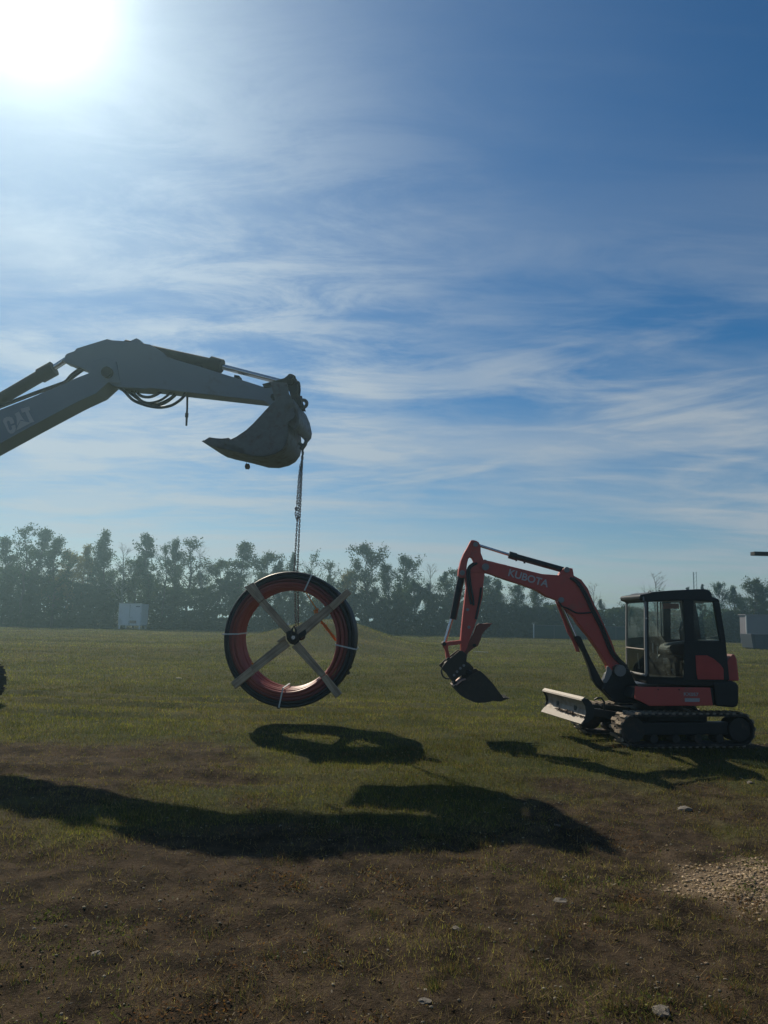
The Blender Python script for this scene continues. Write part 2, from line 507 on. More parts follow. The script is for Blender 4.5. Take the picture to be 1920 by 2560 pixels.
# ------------------------------------------------------------------ ground
GRAVEL = ground_at(1870, 2225)
def gravel_mask(x, y):
    d = np.hypot((x - GRAVEL.x - 0.45) / 1.15, (y - GRAVEL.y) / 1.0) + (vnoise(x, y, 0.35, 21) - 0.5) * 0.9
    return 1 - sst(d, 0.25, 1.0)
def build_ground():
    rad = [0.3]
    while rad[-1] < 900: rad.append(rad[-1] * 1.0165 + 0.002)
    rad = np.array(rad)
    a = np.concatenate([np.linspace(-36, 36, 470), np.linspace(37.5, 322.5, 96)])
    a = np.radians(a)
    na, nr = len(a), len(rad)
    rr, aa = np.meshgrid(rad, a, indexing='ij')
    x = rr * np.sin(aa); y = rr * np.cos(aa); z = gz(x, y)
    co = np.stack([x, y, z], -1).reshape(-1, 3)
    co = np.vstack([co, [[0, 0, float(gz(0, 0))]]])
    i, j = np.meshgrid(np.arange(nr - 1), np.arange(na), indexing='ij')
    j2 = (j + 1) % na
    f = np.stack([i * na + j, i * na + j2, (i + 1) * na + j2, (i + 1) * na + j], -1).reshape(-1, 4)
    f = f[:, ::-1]
    g = green(co[:, 0], co[:, 1]); gr = gravel_mask(co[:, 0], co[:, 1])
    o = raw_mesh('ground', co, f, 4, None, colors=np.stack([g, gr, g * 0], -1))
    me = o.data
    me.polygons.foreach_set('use_smooth', [True] * len(me.polygons))
    m = bpy.data.materials.new('field_soil'); m.use_nodes = True
    t = NT(m.node_tree); b = t.n['Principled BSDF']
    at_ = t.add('ShaderNodeAttribute', attribute_name='col')
    sp = t.add('ShaderNodeSeparateColor'); t.l.new(at_.outputs['Color'], sp.inputs[0])
    tcn = t.add('ShaderNodeTexCoord'); v = tcn.outputs['Object']
    na_ = t.noise(v, 3.0, 8, 0.65); nb = t.noise(v, 22.0, 6, 0.7); nc = t.noise(v, 0.35, 5, 0.6); nd = t.noise(v, 90.0, 3, 0.6)
    soil = t.mix(t.ramp(na_, 0.35, 0.68), (0.014, 0.010, 0.006, 1), (0.068, 0.049, 0.031, 1))
    soil = t.mix(t.ramp(nb, 0.5, 0.75, 0, 0.6), soil, (0.105, 0.075, 0.045, 1))
    soil = t.mix(t.ramp(nd, 0.58, 0.75, 0, 0.45), soil, (0.12, 0.095, 0.065, 1))
    turf = t.mix(t.ramp(nb, 0.35, 0.7), (0.022, 0.028, 0.009, 1), (0.062, 0.072, 0.022, 1))
    turf = t.mix(t.ramp(nc, 0.38, 0.68, 0, 0.65), turf, (0.095, 0.085, 0.036, 1))
    turf = t.mix(t.ramp(na_, 0.5, 0.75, 0, 0.35), turf, (0.11, 0.095, 0.05, 1))
    fg = t.math('ADD', sp.outputs[0], t.math('MULTIPLY', t.math('SUBTRACT', na_, 0.5), 0.7), clamp=True)
    c = t.mix(t.ramp(fg, 0.3, 0.7), soil, turf)
    c = t.mix(t.math('MULTIPLY', sp.outputs[1], 0.8), c, (0.26, 0.195, 0.13, 1))
    t.put(b.inputs['Base Color'], c)
    b.inputs['Roughness'].default_value = 1.0
    b.inputs['Specular IOR Level'].default_value = 0.08
    bn = t.add('ShaderNodeBump'); bn.inputs['Strength'].default_value = 0.75; bn.inputs['Distance'].default_value = 0.045
    t.put(bn.inputs['Height'], t.math('ADD', nb, t.math('MULTIPLY', nd, 0.4)))
    t.l.new(bn.outputs[0], b.inputs['Normal'])
    me.materials.append(m)
    tag(o, kind='structure')
build_ground()

def fan(n, r0, r1, half=33, seed=1, power=0.0):
    g = np.random.default_rng(seed)
    u = g.random(n)
    r = r0 * (r1 / r0) ** u
    th = np.radians((g.random(n) * 2 - 1) * half)
    return r * np.sin(th), r * np.cos(th), r, g

def blades(name, x, y, h, w, lean, col, g, mat='ground_plants'):
    n = len(x); z = gz(x, y)
    az = g.random(n) * 2 * np.pi; la = g.random(n) * 2 * np.pi
    dx, dy = np.cos(az) * w / 2, np.sin(az) * w / 2
    tipx = x + np.cos(la) * lean * h; tipy = y + np.sin(la) * lean * h
    up = h * np.sqrt(np.clip(1 - lean ** 2 * 0.9, 0.02, 1))
    a = np.stack([x - dx, y - dy, z - 0.004], -1); b = np.stack([x + dx, y + dy, z - 0.004], -1)
    c = np.stack([tipx, tipy, z + up], -1)
    co = np.stack([a, b, c], 1).reshape(-1, 3)
    f = np.arange(3 * n).reshape(n, 3)
    return raw_mesh(name, co, f, 3, mat, colors=np.repeat(col, 3, 0))

def build_plants():
    # short grass
    x, y, r, g = fan(800000, 3.3, 98.5, 34, 2)
    gm = green(x, y)
    keep = g.random(len(x)) < np.clip(0.10 + gm * 1.1, 0, 1) * np.clip(0.15 + 1.7 * vnoise(x, y, 0.33, 16), 0, 1) * (1 - gravel_mask(x, y) * 0.9)
    x, y, r, gm = x[keep], y[keep], r[keep], gm[keep]; n = len(x)
    h = (0.02 + 0.045 * g.random(n) ** 1.5) * (0.7 + 0.6 * gm) * (1 + np.clip(r - 10, 0, 90) * 0.012)
    w = 0.0022 + 0.0016 * g.random(n) + np.clip(r - 4, 0, 95) * 0.00055
    lean = np.clip(g.normal(0.55, 0.25, n), 0, 0.98)
    ga = np.array([0.04, 0.055, 0.012]); gb = np.array([0.29, 0.28, 0.055]); st = np.array([0.30, 0.235, 0.12]); br = np.array([0.075, 0.05, 0.03])
    t = (g.random(n) ** 1.3 * (0.25 + 1.1 * vnoise(x, y, 0.28, 15)))[:, None]; col = ga * (1 - t) + gb * t
    dry = (g.random(n) < np.clip(0.92 - gm * 0.66 + (vnoise(x, y, 5, 12) - 0.5) * 0.5, 0.06, 0.95))
    d = g.random(n)[:, None]; dcol = br * (1 - d) + st * d
    col = np.where(dry[:, None], dcol, col)
    col = col * (0.55 + 0.9 * vnoise(x / 3, y, 2.2, 52))[:, None] * (0.75 + 0.5 * vnoise(x, y, 0.9, 53))[:, None]
    o = blades('grass', x, y, h, w, lean, col, g)
    tag(o, 'short patchy grass covering the field, thin and dry in front', 'grass', kind='stuff')
    # loose dead stalks and straw lying on the soil
    x, y, r, g = fan(34000, 3.4, 20, 34, 3)
    kp = g.random(len(x)) < 0.25 + 0.75 * sst(vnoise(x, y, 0.9, 14), 0.4, 0.7)
    x, y, r = x[kp], y[kp], r[kp]; n = len(x)
    h = 0.025 + 0.10 * g.random(n) ** 2.5
    col = np.array([0.22, 0.165, 0.095]) * (0.35 + 1.3 * g.random(n)[:, None])
    o = blades('straw', x, y, h, 0.003 + 0.0018 * g.random(n) + r * 0.0002, np.clip(g.normal(0.93, 0.08, n), 0.4, 1.0), col, g)
    tag(o, 'loose dead stalks and straw scattered over the brown soil', 'straw', kind='stuff')
    # small broad leaved weeds in clumps
    x, y, r, g = fan(210, 3.6, 16, 32, 4)
    cx = []; cy = []; cs = []
    for i in range(len(x)):
        m = 30 + int(g.random() * 110); s = 0.07 + 0.22 * g.random()
        cx.append(x[i] + g.normal(0, s, m)); cy.append(y[i] + g.normal(0, s * 0.8, m)); cs.append(np.full(m, 0.6 + g.random() * 0.8))
    x = np.concatenate(cx); y = np.concatenate(cy); s = np.concatenate(cs); n = len(x); z = gz(x, y)
    L = (0.009 + 0.014 * g.random(n)) * s; W = L * 0.55; az = g.random(n) * 6.283; ti = g.random(n) * 0.9 + 0.1; hh = g.random(n) * 0.03 * s
    ux, uy, uz = np.cos(az) * np.cos(ti), np.sin(az) * np.cos(ti), np.sin(ti)
    vx, vy = -np.sin(az), np.cos(az)
    P = np.stack([x, y, z + hh], -1); U = np.stack([ux, uy, uz], -1) * L[:, None]; V = np.stack([vx, vy, vx * 0], -1) * W[:, None]
    co = np.stack([P - U * 0.2, P + U * 0.4 + V * 0.5, P + U, P + U * 0.4 - V * 0.5], 1).reshape(-1, 3)
    col = np.array([0.075, 0.10, 0.03]) * (0.6 + 0.9 * g.random(n)[:, None]) + np.array([0.03, 0.01, 0.0]) * g.random(n)[:, None]
    rb = np.repeat(vnoise(x, y, 1.1, 24) > 0.5, 1); col[rb] = (np.array([0.14, 0.075, 0.035]) * (0.5 + 0.9 * g.random(n)[:, None]))[rb]
    pl = g.random(n) < 0.06; col[pl] = [0.30, 0.26, 0.19]
    o = raw_mesh('weeds', co, np.arange(4 * n).reshape(n, 4), 4, 'ground_plants', colors=np.repeat(col, 4, 0))
    tag(o, 'low clumps of small leaved green weeds in the foreground soil', 'weeds', kind='stuff')
    # taller tufts
    x, y, r, g = fan(260, 4.0, 24, 32, 6)
    X = []; Y = []; Hh = []
    for i in range(len(x)):
        m = 30 + int(g.random() * 60); s = 0.03 + 0.06 * g.random()
        X.append(x[i] + g.normal(0, s, m)); Y.append(y[i] + g.normal(0, s, m)); Hh.append(0.03 + (0.03 + 0.05 * g.random()) * g.random(m))
    x = np.concatenate(X); y = np.concatenate(Y); h = np.concatenate(Hh); n = len(x)
    col = np.array([0.05, 0.07, 0.02]) * (0.6 + g.random(n)[:, None]) ; q_ = g.random(n); col[q_ < 0.55] = [0.17, 0.125, 0.06]; col[q_ < 0.12] = [0.12, 0.06, 0.03]
    o = blades('grass_tufts', x, y, h, np.full(n, 0.0035), np.clip(g.normal(0.5, 0.2, n), 0, 0.95), col, g)
    tag(o, 'longer grass tufts standing out of the trodden soil', 'grass', kind='stuff')
build_plants()

def stone_mesh(seed, flat=0.5, sub=1):
    bm = bmesh.new(); bmesh.ops.create_icosphere(bm, subdivisions=sub, radius=1.0)
    rd = random.Random(seed)
    for v in bm.verts:
        k = 0.72 + 0.5 * rd.random()
        v.co = Vector((v.co.x * k, v.co.y * k * 0.8, v.co.z * k * flat))
    me = bpy.data.meshes.new('stone'); bm.to_mesh(me); bm.free(); me.materials.append(MATS['stone_pale']); return me

def scatter_stones(name, x, y, s, cols, seed, label, cat):
    base = []
    for k in range(5):
        me = stone_mesh(seed + k)
        base.append((np.array([v.co[:] for v in me.vertices]), np.array([p.vertices[:] for p in me.polygons])))
    g = np.random.default_rng(seed); z = gz(x, y); V = []; F = []; C = []; off = 0
    for i in range(len(x)):
        bv, bf = base[i % 5]; a = g.random() * 6.283; c, s_ = math.cos(a), math.sin(a)
        p = bv * s[i]; q = np.stack([p[:, 0] * c - p[:, 1] * s_, p[:, 0] * s_ + p[:, 1] * c, p[:, 2]], -1)
        V.append(q + [x[i], y[i], z[i] + s[i] * 0.15]); F.append(bf + off); off += len(bv); C.append(np.repeat(cols[i][None], len(bv), 0))
    o = raw_mesh(name, np.vstack(V), np.vstack(F), 3, 'ground_plants', colors=np.vstack(C))
    tag(o, label, cat, kind='stuff')
def build_stones():
    x, y, r, g = fan(3600, 3.4, 26, 33, 8)
    n = len(x); s = 0.003 + 0.012 * g.random(n) ** 3 + r * 0.00025
    cols = np.array([0.32, 0.29, 0.24]) * (0.45 + 0.8 * g.random(n)[:, None])
    scatter_stones('pebbles', x, y, s, cols, 60, 'small pale pebbles strewn over the soil and grass', 'pebbles')
    x, y, r, g = fan(2400, 3.3, 12, 34, 18)
    kp = g.random(len(x)) < (0.25 + 0.75 * sst(vnoise(x, y, 0.8, 19), 0.4, 0.65)) * (1.1 - green(x, y)); x, y, r = x[kp], y[kp], r[kp]; n = len(x)
    s = 0.004 + 0.012 * g.random(n) ** 3
    cols = np.array([0.15, 0.105, 0.068]) * (0.45 + 0.9 * g.random(n)[:, None])
    scatter_stones('soil_clods', x, y, s, cols, 75, 'crumbs and clods of brown soil lying on the bare ground', 'soil')
    n = 9000; g = np.random.default_rng(9)
    x = GRAVEL.x + 0.55 + g.normal(0, 0.8, n); y = GRAVEL.y + g.normal(0, 0.62, n)
    k = g.random(n) < gravel_mask(x, y) + 0.06; x, y = x[k], y[k]; n = len(x)
    s = 0.005 + 0.016 * g.random(n) ** 2.2
    cols = np.array([0.52, 0.41, 0.29]) * (0.45 + 0.9 * g.random(n)[:, None])
    scatter_stones('gravel', x, y, s, cols, 90, 'patch of pale crushed gravel at the right edge of the field', 'gravel')
    st = [(1712, 2019, 0.13, 'flat pale slab of stone on the grass between the mini excavator shadow and the gravel'),
          (1655, 2540, 0.085, 'cream rock half buried at the bottom edge of the picture, right of centre'),
          (1393, 2072, 0.05, 'small pale stone lying just right of the pointed tip of the bucket shadow'),
          (1875, 1963, 0.07, 'whitish flat stone in the grass near the right edge, below the mini excavator'),
          (1140, 2330, 0.05, 'grey oval stone in the brown soil, below the middle of the long shadow'),
          (1402, 2258, 0.085, 'broad grey stone sunk in a weedy patch left of the gravel'),
          (240, 2375, 0.045, 'light buff stone in the bare soil at lower left'),
          (1062, 2510, 0.055, 'buff stone lying near the bottom edge just right of centre')]
    for i, (u, v, s, lab) in enumerate(st):
        p = ground_at(u, v); me = stone_mesh(200 + i, 0.33, 2)
        o = inst('stone', me, None, Matrix.Translation((p.x, p.y, float(gz(p.x, p.y)) + s * 0.02)) @ Matrix.Rotation(i * 1.3, 4, 'Z') @ Matrix.Scale(s * 0.72, 4))
        tag(o, lab, 'stone')
build_stones()

# ------------------------------------------------------------------ trees
def leaf_cloud(pts, size, g, sq=0.7):
    """pts (N,3) centres -> quads of leaves"""
    n = len(pts); d = g.normal(size=(n, 3)); d /= np.linalg.norm(d, axis=1)[:, None]
    e = g.normal(size=(n, 3)); e -= d * (d * e).sum(1)[:, None]; e /= np.linalg.norm(e, axis=1)[:, None]
    s = size * (0.6 + 0.8 * g.random(n))[:, None]
    a = pts - d * s * 0.5; b = pts + e * s * 0.5 * sq; c = pts + d * s * 0.5; f = pts - e * s * 0.5 * sq
    return np.stack([a, b, c, f], 1).reshape(-1, 3), np.arange(4 * n).reshape(n, 4)

def mesh_np(name, co, f, nper, mat):
    me = bpy.data.meshes.new(name)
    me.vertices.add(len(co)); me.vertices.foreach_set('co', co.astype(np.float32).ravel())
    me.loops.add(len(f) * nper); me.loops.foreach_set('vertex_index', f.astype(np.int32).ravel())
    me.polygons.add(len(f)); me.polygons.foreach_set('loop_start', (np.arange(len(f)) * nper).astype(np.int32))
    me.update(calc_edges=True); me.materials.append(MATS[mat]); return me
def mesh_mb(name, mb, mat, smooth=True):
    me = bpy.data.meshes.new(name); me.from_pydata([tuple(p) for p in mb.v], [], mb.f)
    if smooth: me.polygons.foreach_set('use_smooth', [True] * len(me.polygons))
    me.materials.append(MATS[mat]); return me

def tree_meshes(kind, seed):
    """unit-free meshes for a 10 m tree: (trunk mesh, crown mesh or None)"""
    rd = random.Random(seed); g = np.random.default_rng(seed)
    H = 10.0; mb = MB(); P = []
    tp = []; x = y = 0
    for i in range(9):
        tp.append(Vector((x, y, H * 0.96 * i / 8))); x += rd.gauss(0, 0.16); y += rd.gauss(0, 0.16)
    mb.tube(tp, [0.13 * (1 - i / 8) ** 0.8 + 0.015 for i in range(9)], 7)
    def trunk_at(z):
        t = min(z / (H * 0.96), 1) * 8; i = min(int(t), 7); return tp[i].lerp(tp[i + 1], t - i)
    if kind == 'poplar': nb, z0, env = 34, 0.12, lambda t: 0.35 + 1.6 * math.sin(math.pi * min(1, (1 - t) * 1.15 + 0.03)) ** 0.8 * (1.0 if t < .6 else (1.02 - t) / .42)
    elif kind == 'round': nb, z0, env = 40, 0.16, lambda t: 0.3 + 2.5 * math.sin(math.pi * min(1, max(0, t * 0.95 + 0.07))) ** 0.65
    elif kind == 'pine': nb, z0, env = 60, 0.12, lambda t: 0.15 + 2.0 * (1 - t)
    elif kind == 'sparse': nb, z0, env = 26, 0.3, lambda t: 0.5 + 1.5 * math.sin(math.pi * t) ** 0.6
    else: nb, z0, env = 26, 0.28, lambda t: 0.6 + 1.7 * (1 - t) ** 0.5
    for i in range(nb):
        t = z0 + (1 - z0) * ((i + rd.random()) / nb) ** 0.9
        if t > 0.99: t = 0.99
        b0 = trunk_at(t * H * 0.96); az = rd.random() * 6.283 + i * 2.4
        L = env(t) * (0.4 + 0.95 * rd.random())
        if kind in ('poplar', 'sparse', 'bare'): L *= (1.25 if rd.random() < 0.2 else 0.95)
        up = {'poplar': 1.1, 'round': 0.55, 'pine': -0.05, 'sparse': 0.8, 'bare': 0.9}[kind] * (0.7 + 0.6 * rd.random())
        d = Vector((math.cos(az), math.sin(az), up)).normalized()
        p1 = b0 + d * L * 0.5 + Vector((0, 0, 0.05 * L)); p2 = b0 + d * L + Vector((0, 0, 0.18 * L))
        r = 0.016 + 0.022 * L * (1 - t * 0.5)
        mb.tube([b0, p1, p2], [r, r * 0.6, r * 0.2], 4, cap=False)
        subs = [(p1, p2)]
        for k in range(3 if kind != 'bare' else 5):
            s = 0.3 + 0.6 * rd.random(); q = b0.lerp(p2, s)
            dd = (d + Vector((rd.gauss(0, .6), rd.gauss(0, .6), rd.gauss(0.15, .4)))).normalized()
            e = q + dd * L * (0.45 + 0.2 * rd.random())
            mb.tube([q, e], [r * 0.45, r * 0.14], 3, cap=False); subs.append((q, e))
            if kind == 'bare':
                for _ in range(3):
                    q2 = q.lerp(e, 0.3 + 0.6 * rd.random()); e2 = q2 + (dd + Vector((rd.gauss(0, .6), rd.gauss(0, .6), rd.gauss(.2, .4)))).normalized() * L * 0.3
                    mb.tube([q2, e2], [r * 0.2, r * 0.09], 3, cap=False)
        if kind != 'bare':
            for (q, e) in subs:
                if kind == 'sparse' and rd.random() < 0.4: continue
                m = int({'poplar': 34, 'round': 40, 'pine': 30, 'sparse': 22}[kind] * (0.5 + 0.9 * rd.random()))
                q = np.array(q); e = np.array(e)
                tt = g.random(m)[:, None]; sp = {'poplar': 0.18, 'round': 0.23, 'pine': 0.10, 'sparse': 0.17}[kind]
                P.append(q * (1 - tt) + e * tt + g.normal(0, sp, (m, 3)))
    if kind in ('poplar', 'sparse'):                       # leafy leader
        m = 60; tt = g.random(m); P.append(np.stack([tp[8].x + g.normal(0, .16, m), tp[8].y + g.normal(0, .16, m), H * (0.86 + 0.15 * tt)], -1))
    tm = mesh_mb('trunk', mb, 'bark_pale' if kind in ('bare',) else 'bark')
    cm = None
    if P:
        P = np.vstack(P); P = P[P[:, 2] > 0.4]
        co, f = leaf_cloud(P, {'poplar': 0.185, 'round': 0.20, 'pine': 0.17, 'sparse': 0.18}[kind], g)
        cm = mesh_np('crown', co, f, 4, {'pine': 'leaves_pine'}.get(kind, 'leaves_green'))
    return tm, cm
TREEM = {k: [tree_meshes(k, s * 13 + hash_) for s in range(n)] for k, n, hash_ in
         (('poplar', 6, 3), ('round', 5, 5), ('pine', 2, 7), ('sparse', 3, 11), ('bare', 3, 17))}
_YC = {}
def place_tree(u, vtop, kind, label, name, Y=None, wide=1.0, group='trees along the far edge of the field', yellow=False):
    i = random.randrange(len(TREEM[kind])); Y = Y or 99 + random.uniform(0, 5)
    top = at(u, vtop, Y); H = top.z + 0.05
    tm, cm = TREEM[kind][i]
    o = root(name, (top.x, Y, 0), label, 'tree', group)
    s = H / 10.0; sw = s * wide if kind != 'pine' else s * wide
    M = Matrix.Rotation(random.uniform(0, 6.28), 4, 'Z') @ Matrix.Diagonal((sw, sw, s, 1))
    for nm, me in (('trunk', tm), ('crown', cm)):
        if me is None: continue
        c = bpy.data.objects.new(nm, me); COL.objects.link(c); c.parent = o; c.matrix_local = M
        if nm == 'crown' and yellow:
            c.material_slots[0].link = 'OBJECT'; c.material_slots[0].material = MATS['leaves_yellow']
    return o
T = [
 (22, 1345, 'poplar', 'leafy tree at the very left end of the far tree line', 1.15),
 (66, 1316, 'sparse', 'tall thin-topped tree poking highest near the left edge, two crowns in from the edge', 1.0),
 (108, 1322, 'poplar', 'tall dense poplar at far left, right beside the thin tall tree', 1.2),
 (146, 1346, 'poplar', 'bushy tree filling the gap right of the far left pair of tall trees', 1.25),
 (176, 1378, 'round', 'low yellowish tree on the shoulder below the far left tall crowns', 1.0),
 (216, 1362, 'poplar', 'yellow-tinged poplar left of the slim spire-shaped poplar', 1.0),
 (250, 1352, 'poplar', 'small dark poplar touching the left flank of the slim spire-shaped poplar', 0.8),
 (278, 1327, 'poplar', 'slim spire-shaped poplar rising clear above its neighbours, left of the bare tree', 1.0),
 (322, 1358, 'bare', 'bare leafless tree between two poplars above the white shed', 1.0),
 (344, 1400, 'round', 'low dark tree directly above the right half of the white shed', 1.0),
 (372, 1336, 'poplar', 'pointed poplar above and right of the white shed', 1.1),
 (414, 1362, 'sparse', 'thin airy tree just right of the pointed poplar over the shed', 0.9),
 (434, 1350, 'poplar', 'narrow upright poplar midway between the shed and the pipe coil', 0.8),
 (474, 1348, 'sparse', 'broad open tree with a fan of branches left of the slim dead one', 1.25),
 (512, 1370, 'bare', 'slim dead tree with a few twigs, left of the pipe coil', 0.7),
 (546, 1400, 'round', 'low leafy tree filling in between the slim dead tree and the coil', 1.0),
 (602, 1355, 'poplar', 'broad pointed tree above the upper left rim of the pipe coil', 1.25),
 (624, 1392, 'bare', 'bare pole of a dead tree standing just above the coil\'s upper left plank end', 0.5),
 (662, 1382, 'round', 'rounded tree behind the top left of the coil, left of the chain', 0.95),
 (706, 1404, 'poplar', 'small tree seen immediately left of the hanging chain', 0.9),
 (742, 1384, 'poplar', 'small tree crossed by the hanging chain', 0.8),
 (787, 1394, 'sparse', 'open crowned tree directly above the top right of the coil', 0.9),
 (828, 1406, 'sparse', 'thin tree low in the sky gap right of the coil top', 1.0),
 (868, 1432, 'round', 'low yellowish bush-like tree under the coil\'s upper right plank end', 0.8),
 (926, 1364, 'round', 'largest round crowned tree, standing alone just right of the coil', 0.92),
 (975, 1412, 'round', 'smaller tree tucked between the largest round tree and its right neighbour', 0.8),
 (1014, 1390, 'round', 'second round crowned tree right of the coil, with a thin top', 0.85),
 (1046, 1452, 'round', 'low round tree in front of the forked bare tree', 0.8),
 (1072, 1410, 'bare', 'forked bare tree with a long leaning branch, left of the red digging arm', 0.9),
 (1112, 1432, 'poplar', 'small leafy tree left of the red digging arm', 1.0),
 (1148, 1424, 'round', 'dense tree touching the left side of the red digging arm', 0.95),
 (1210, 1440, 'round', 'tree seen under the red boom just right of the digging arm', 1.0),
 (1254, 1452, 'poplar', 'darker tree under the middle of the red boom', 1.2),
 (1300, 1462, 'round', 'full tree under the red boom, third from the arm', 1.0),
 (1348, 1474, 'round', 'tree under the bend of the red boom', 1.0),
 (1396, 1482, 'poplar', 'tree seen between the boom and its lift cylinder', 1.2),
 (1440, 1508, 'round', 'low tree behind the lower part of the red boom', 1.0),
 (1482, 1462, 'bare', 'faint bare tree just right of the red boom bend', 0.9),
 (1500, 1500, 'poplar', 'small tree just right of the boom, in the sky gap', 0.8),
 (1536, 1528, 'round', 'low dark tree between the boom and the cab', 1.2),
 (1566, 1496, 'sparse', 'wide branching tree beside the left corner of the cab', 1.5),
 (1640, 1436, 'bare', 'bare vase-shaped tree rising behind the cab roof', 1.1),
 (1600, 1520, 'round', 'tree seen through the front window of the cab', 1.1),
 (1668, 1510, 'round', 'tree seen through the cab door', 1.2),
 (1718, 1464, 'pine', 'tiny dark spruce tip above the cab roof, left of the radio mast', 0.7),
 (1757, 1458, 'pine', 'dark spruce tip above the cab roof, right of the radio mast', 0.8),
 (1797, 1458, 'round', 'thin-leaved tree just behind the right corner of the cab roof', 0.7),
 (1838, 1466, 'poplar', 'tree between the cab and the grey building', 1.1),
 (1872, 1450, 'round', 'wide dark tree above the grey building', 1.0),
 (1915, 1462, 'round', 'dark tree at the right edge above the grey building', 1.05),
]
for (u, vt, kd, lab, wd) in T:
    nm = {'pine': 'spruce_tree', 'bare': 'bare_tree'}.get(kd, 'leafy_tree')
    place_tree(u, vt, kd, lab, nm, wide=wd, yellow=('yellow' in lab))
# the row behind, seen only through the gaps
g_ = random.Random(3)
for i in range(34):
    u = -20 + i * 60 + g_.uniform(-18, 18)
    sk = float(np.interp(u, [0, 200, 320, 600, 880, 1100, 1300, 1480, 1560, 1700, 1860, 1930], [1400, 1410, 1420, 1420, 1450, 1465, 1490, 1520, 1540, 1530, 1490, 1490]))
    place_tree(u, sk + g_.uniform(-8, 22), 'round' if i % 2 else 'poplar', 'leafy tree in the back row of the woods, mostly hidden by the front trees', 'leafy_tree',
               Y=108 + g_.uniform(0, 5), wide=1.15, group='back row of trees behind the far tree line')
# two side stretches beyond the frame, so the wood goes on
for i in range(8):
    for sgn in (-1, 1):
        u = 960 + sgn * (1010 + i * 55)
        place_tree(u, 1380 if sgn < 0 else 1480, 'round' if i % 2 else 'poplar', 'leafy tree in the back row of the woods, mostly hidden by the front trees', 'leafy_tree', wide=1.2, group='back row of trees behind the far tree line')

def undergrowth():
    g = np.random.default_rng(21); n = 160000
    x = g.uniform(-75, 75, n)
    base = np.interp(x, [-75, -50, -10, 20, 45, 75], [6.6, 6.6, 5.8, 4.8, 3.8, 4.0])
    top = base * (0.65 + 0.6 * vnoise(x, x * 0, 3.1, 31))
    z = g.random(n) ** 1.15 * top
    y = 97.6 + (vnoise(x, x * 0, 2.2, 30)) * 1.4 + g.random(n) * 2.2 + z * 0.35 + (g.random(n) < 0.3) * g.random(n) * 6
    x[(np.abs(x + 31.9) < 2.2) & (y < 101.5)] += 300
    P = np.stack([x, y, z], -1); P = P[P[:, 0] < 100]
    # hollows between the bushes
    k = (vnoise(P[:, 0], P[:, 2] * 1.3, 1.1, 33) > 0.2) | (P[:, 2] < 1.6)
    P = P[k]
    co, f = leaf_cloud(P, 0.34, g)
    me = mesh_np('undergrowth', co, f, 4, 'leaves_green')
    o = bpy.data.objects.new('undergrowth', me); COL.objects.link(o)
    tag(o, 'dark tangled brush and saplings along the foot of the tree line', 'brush', kind='stuff')
undergrowth()

# ------------------------------------------------------------------ far things at the edge of the field
def far_shed():
    Y = 96.0; a = at(294, 1566, Y); b = at(351, 1566, Y); zt = at(322, 1509, Y).z
    x0, x1 = a.x, b.x; D = 2.9; zb = 0.42
    r = root('storage_shed', ((x0 + x1) / 2, Y + D / 2, 0), 'white box shed with two rear doors standing on short legs in front of the trees', 'shed')
    cx = (x0 + x1) / 2; w = x1 - x0
    obj('body', MB().box((cx, Y + D / 2 + 0.05, (zt + zb) / 2), (w, D, zt - zb)), 'shed_white', r, bevel=0.03)
    for s in (-1, 1):
        d = obj('door', MB().box((cx + s * w * 0.245, Y + 0.02, (zt + zb) / 2 - 0.02), (w * 0.47, 0.05, zt - zb - 0.2)), 'shed_white', r, bevel=0.01)
        if s > 0:
            tag(d, 'door with a rusty patch low down')
            obj('rust_patch', MB().box((cx + s * w * 0.16, Y - 0.008, zb + 0.45), (w * 0.28, 0.004, 0.35)), principled('rust', (0.36, 0.24, 0.17), 0.8), d)
            obj('sign', MB().box((cx + w * 0.34, Y - 0.008, zt - 0.35), (0.5, 0.004, 0.12)), 'cab_grey', d)
    obj('locking_bar', MB().box((cx - 0.02, Y - 0.02, (zt + zb) / 2 + 0.4), (0.09, 0.05, (zt - zb) * 0.62)), 'post_white', r, bevel=0.01)
    obj('door_gap', MB().box((cx - 0.03, Y - 0.012, zb + 0.32), (0.06, 0.03, 0.55)), 'skip_navy', r)
    obj('roof_rail', MB().box((cx, Y - 0.01, zt + 0.03), (w + 0.05, 0.12, 0.08)), 'post_white', r, bevel=0.01)
    for sx in (-1, 1):
        for yy in (0.2, D - 0.2):
            obj('leg', MB().box((cx + sx * (w / 2 - 0.15), Y + yy, zb / 2), (0.16, 0.16, zb)), 'shed_white', r)
    obj('step', MB().box((x1 + 0.22, Y + 0.9, 0.62), (0.4, 0.7, 0.06)), 'shed_white', r)
far_shed()

def far_fence():
    Y = 94.5; a = at(1334, 1600, Y); zt = at(1334, 1560, Y).z
    r = root('screen_fence', (a.x, Y, 0), 'dark green screened fence with a white end post, behind the red boom', 'fence')
    L = 12.5
    obj('end_post', MB().tube([(a.x, Y - 0.06, -0.1), (a.x, Y - 0.06, zt)], 0.07, 8), 'post_white', r)
    for i in range(1, 6):
        obj('post', MB().tube([(a.x + i * L / 5, Y + 0.05, -0.1), (a.x + i * L / 5, Y + 0.05, zt - 0.1)], 0.04, 8), 'galvanised', r)
    for i in range(5):
        obj('screen_panel', MB().box((a.x + (i + 0.5) * L / 5, Y, zt / 2 - 0.02), (L / 5 - 0.05, 0.03, zt - 0.25)), 'screen_green', r)
    for z in (0.12, zt * 0.5, zt - 0.12):
        obj('rail', MB().tube([(a.x, Y + 0.03, z), (a.x + L, Y + 0.03, z)], 0.03, 6), 'galvanised', r)
far_fence()

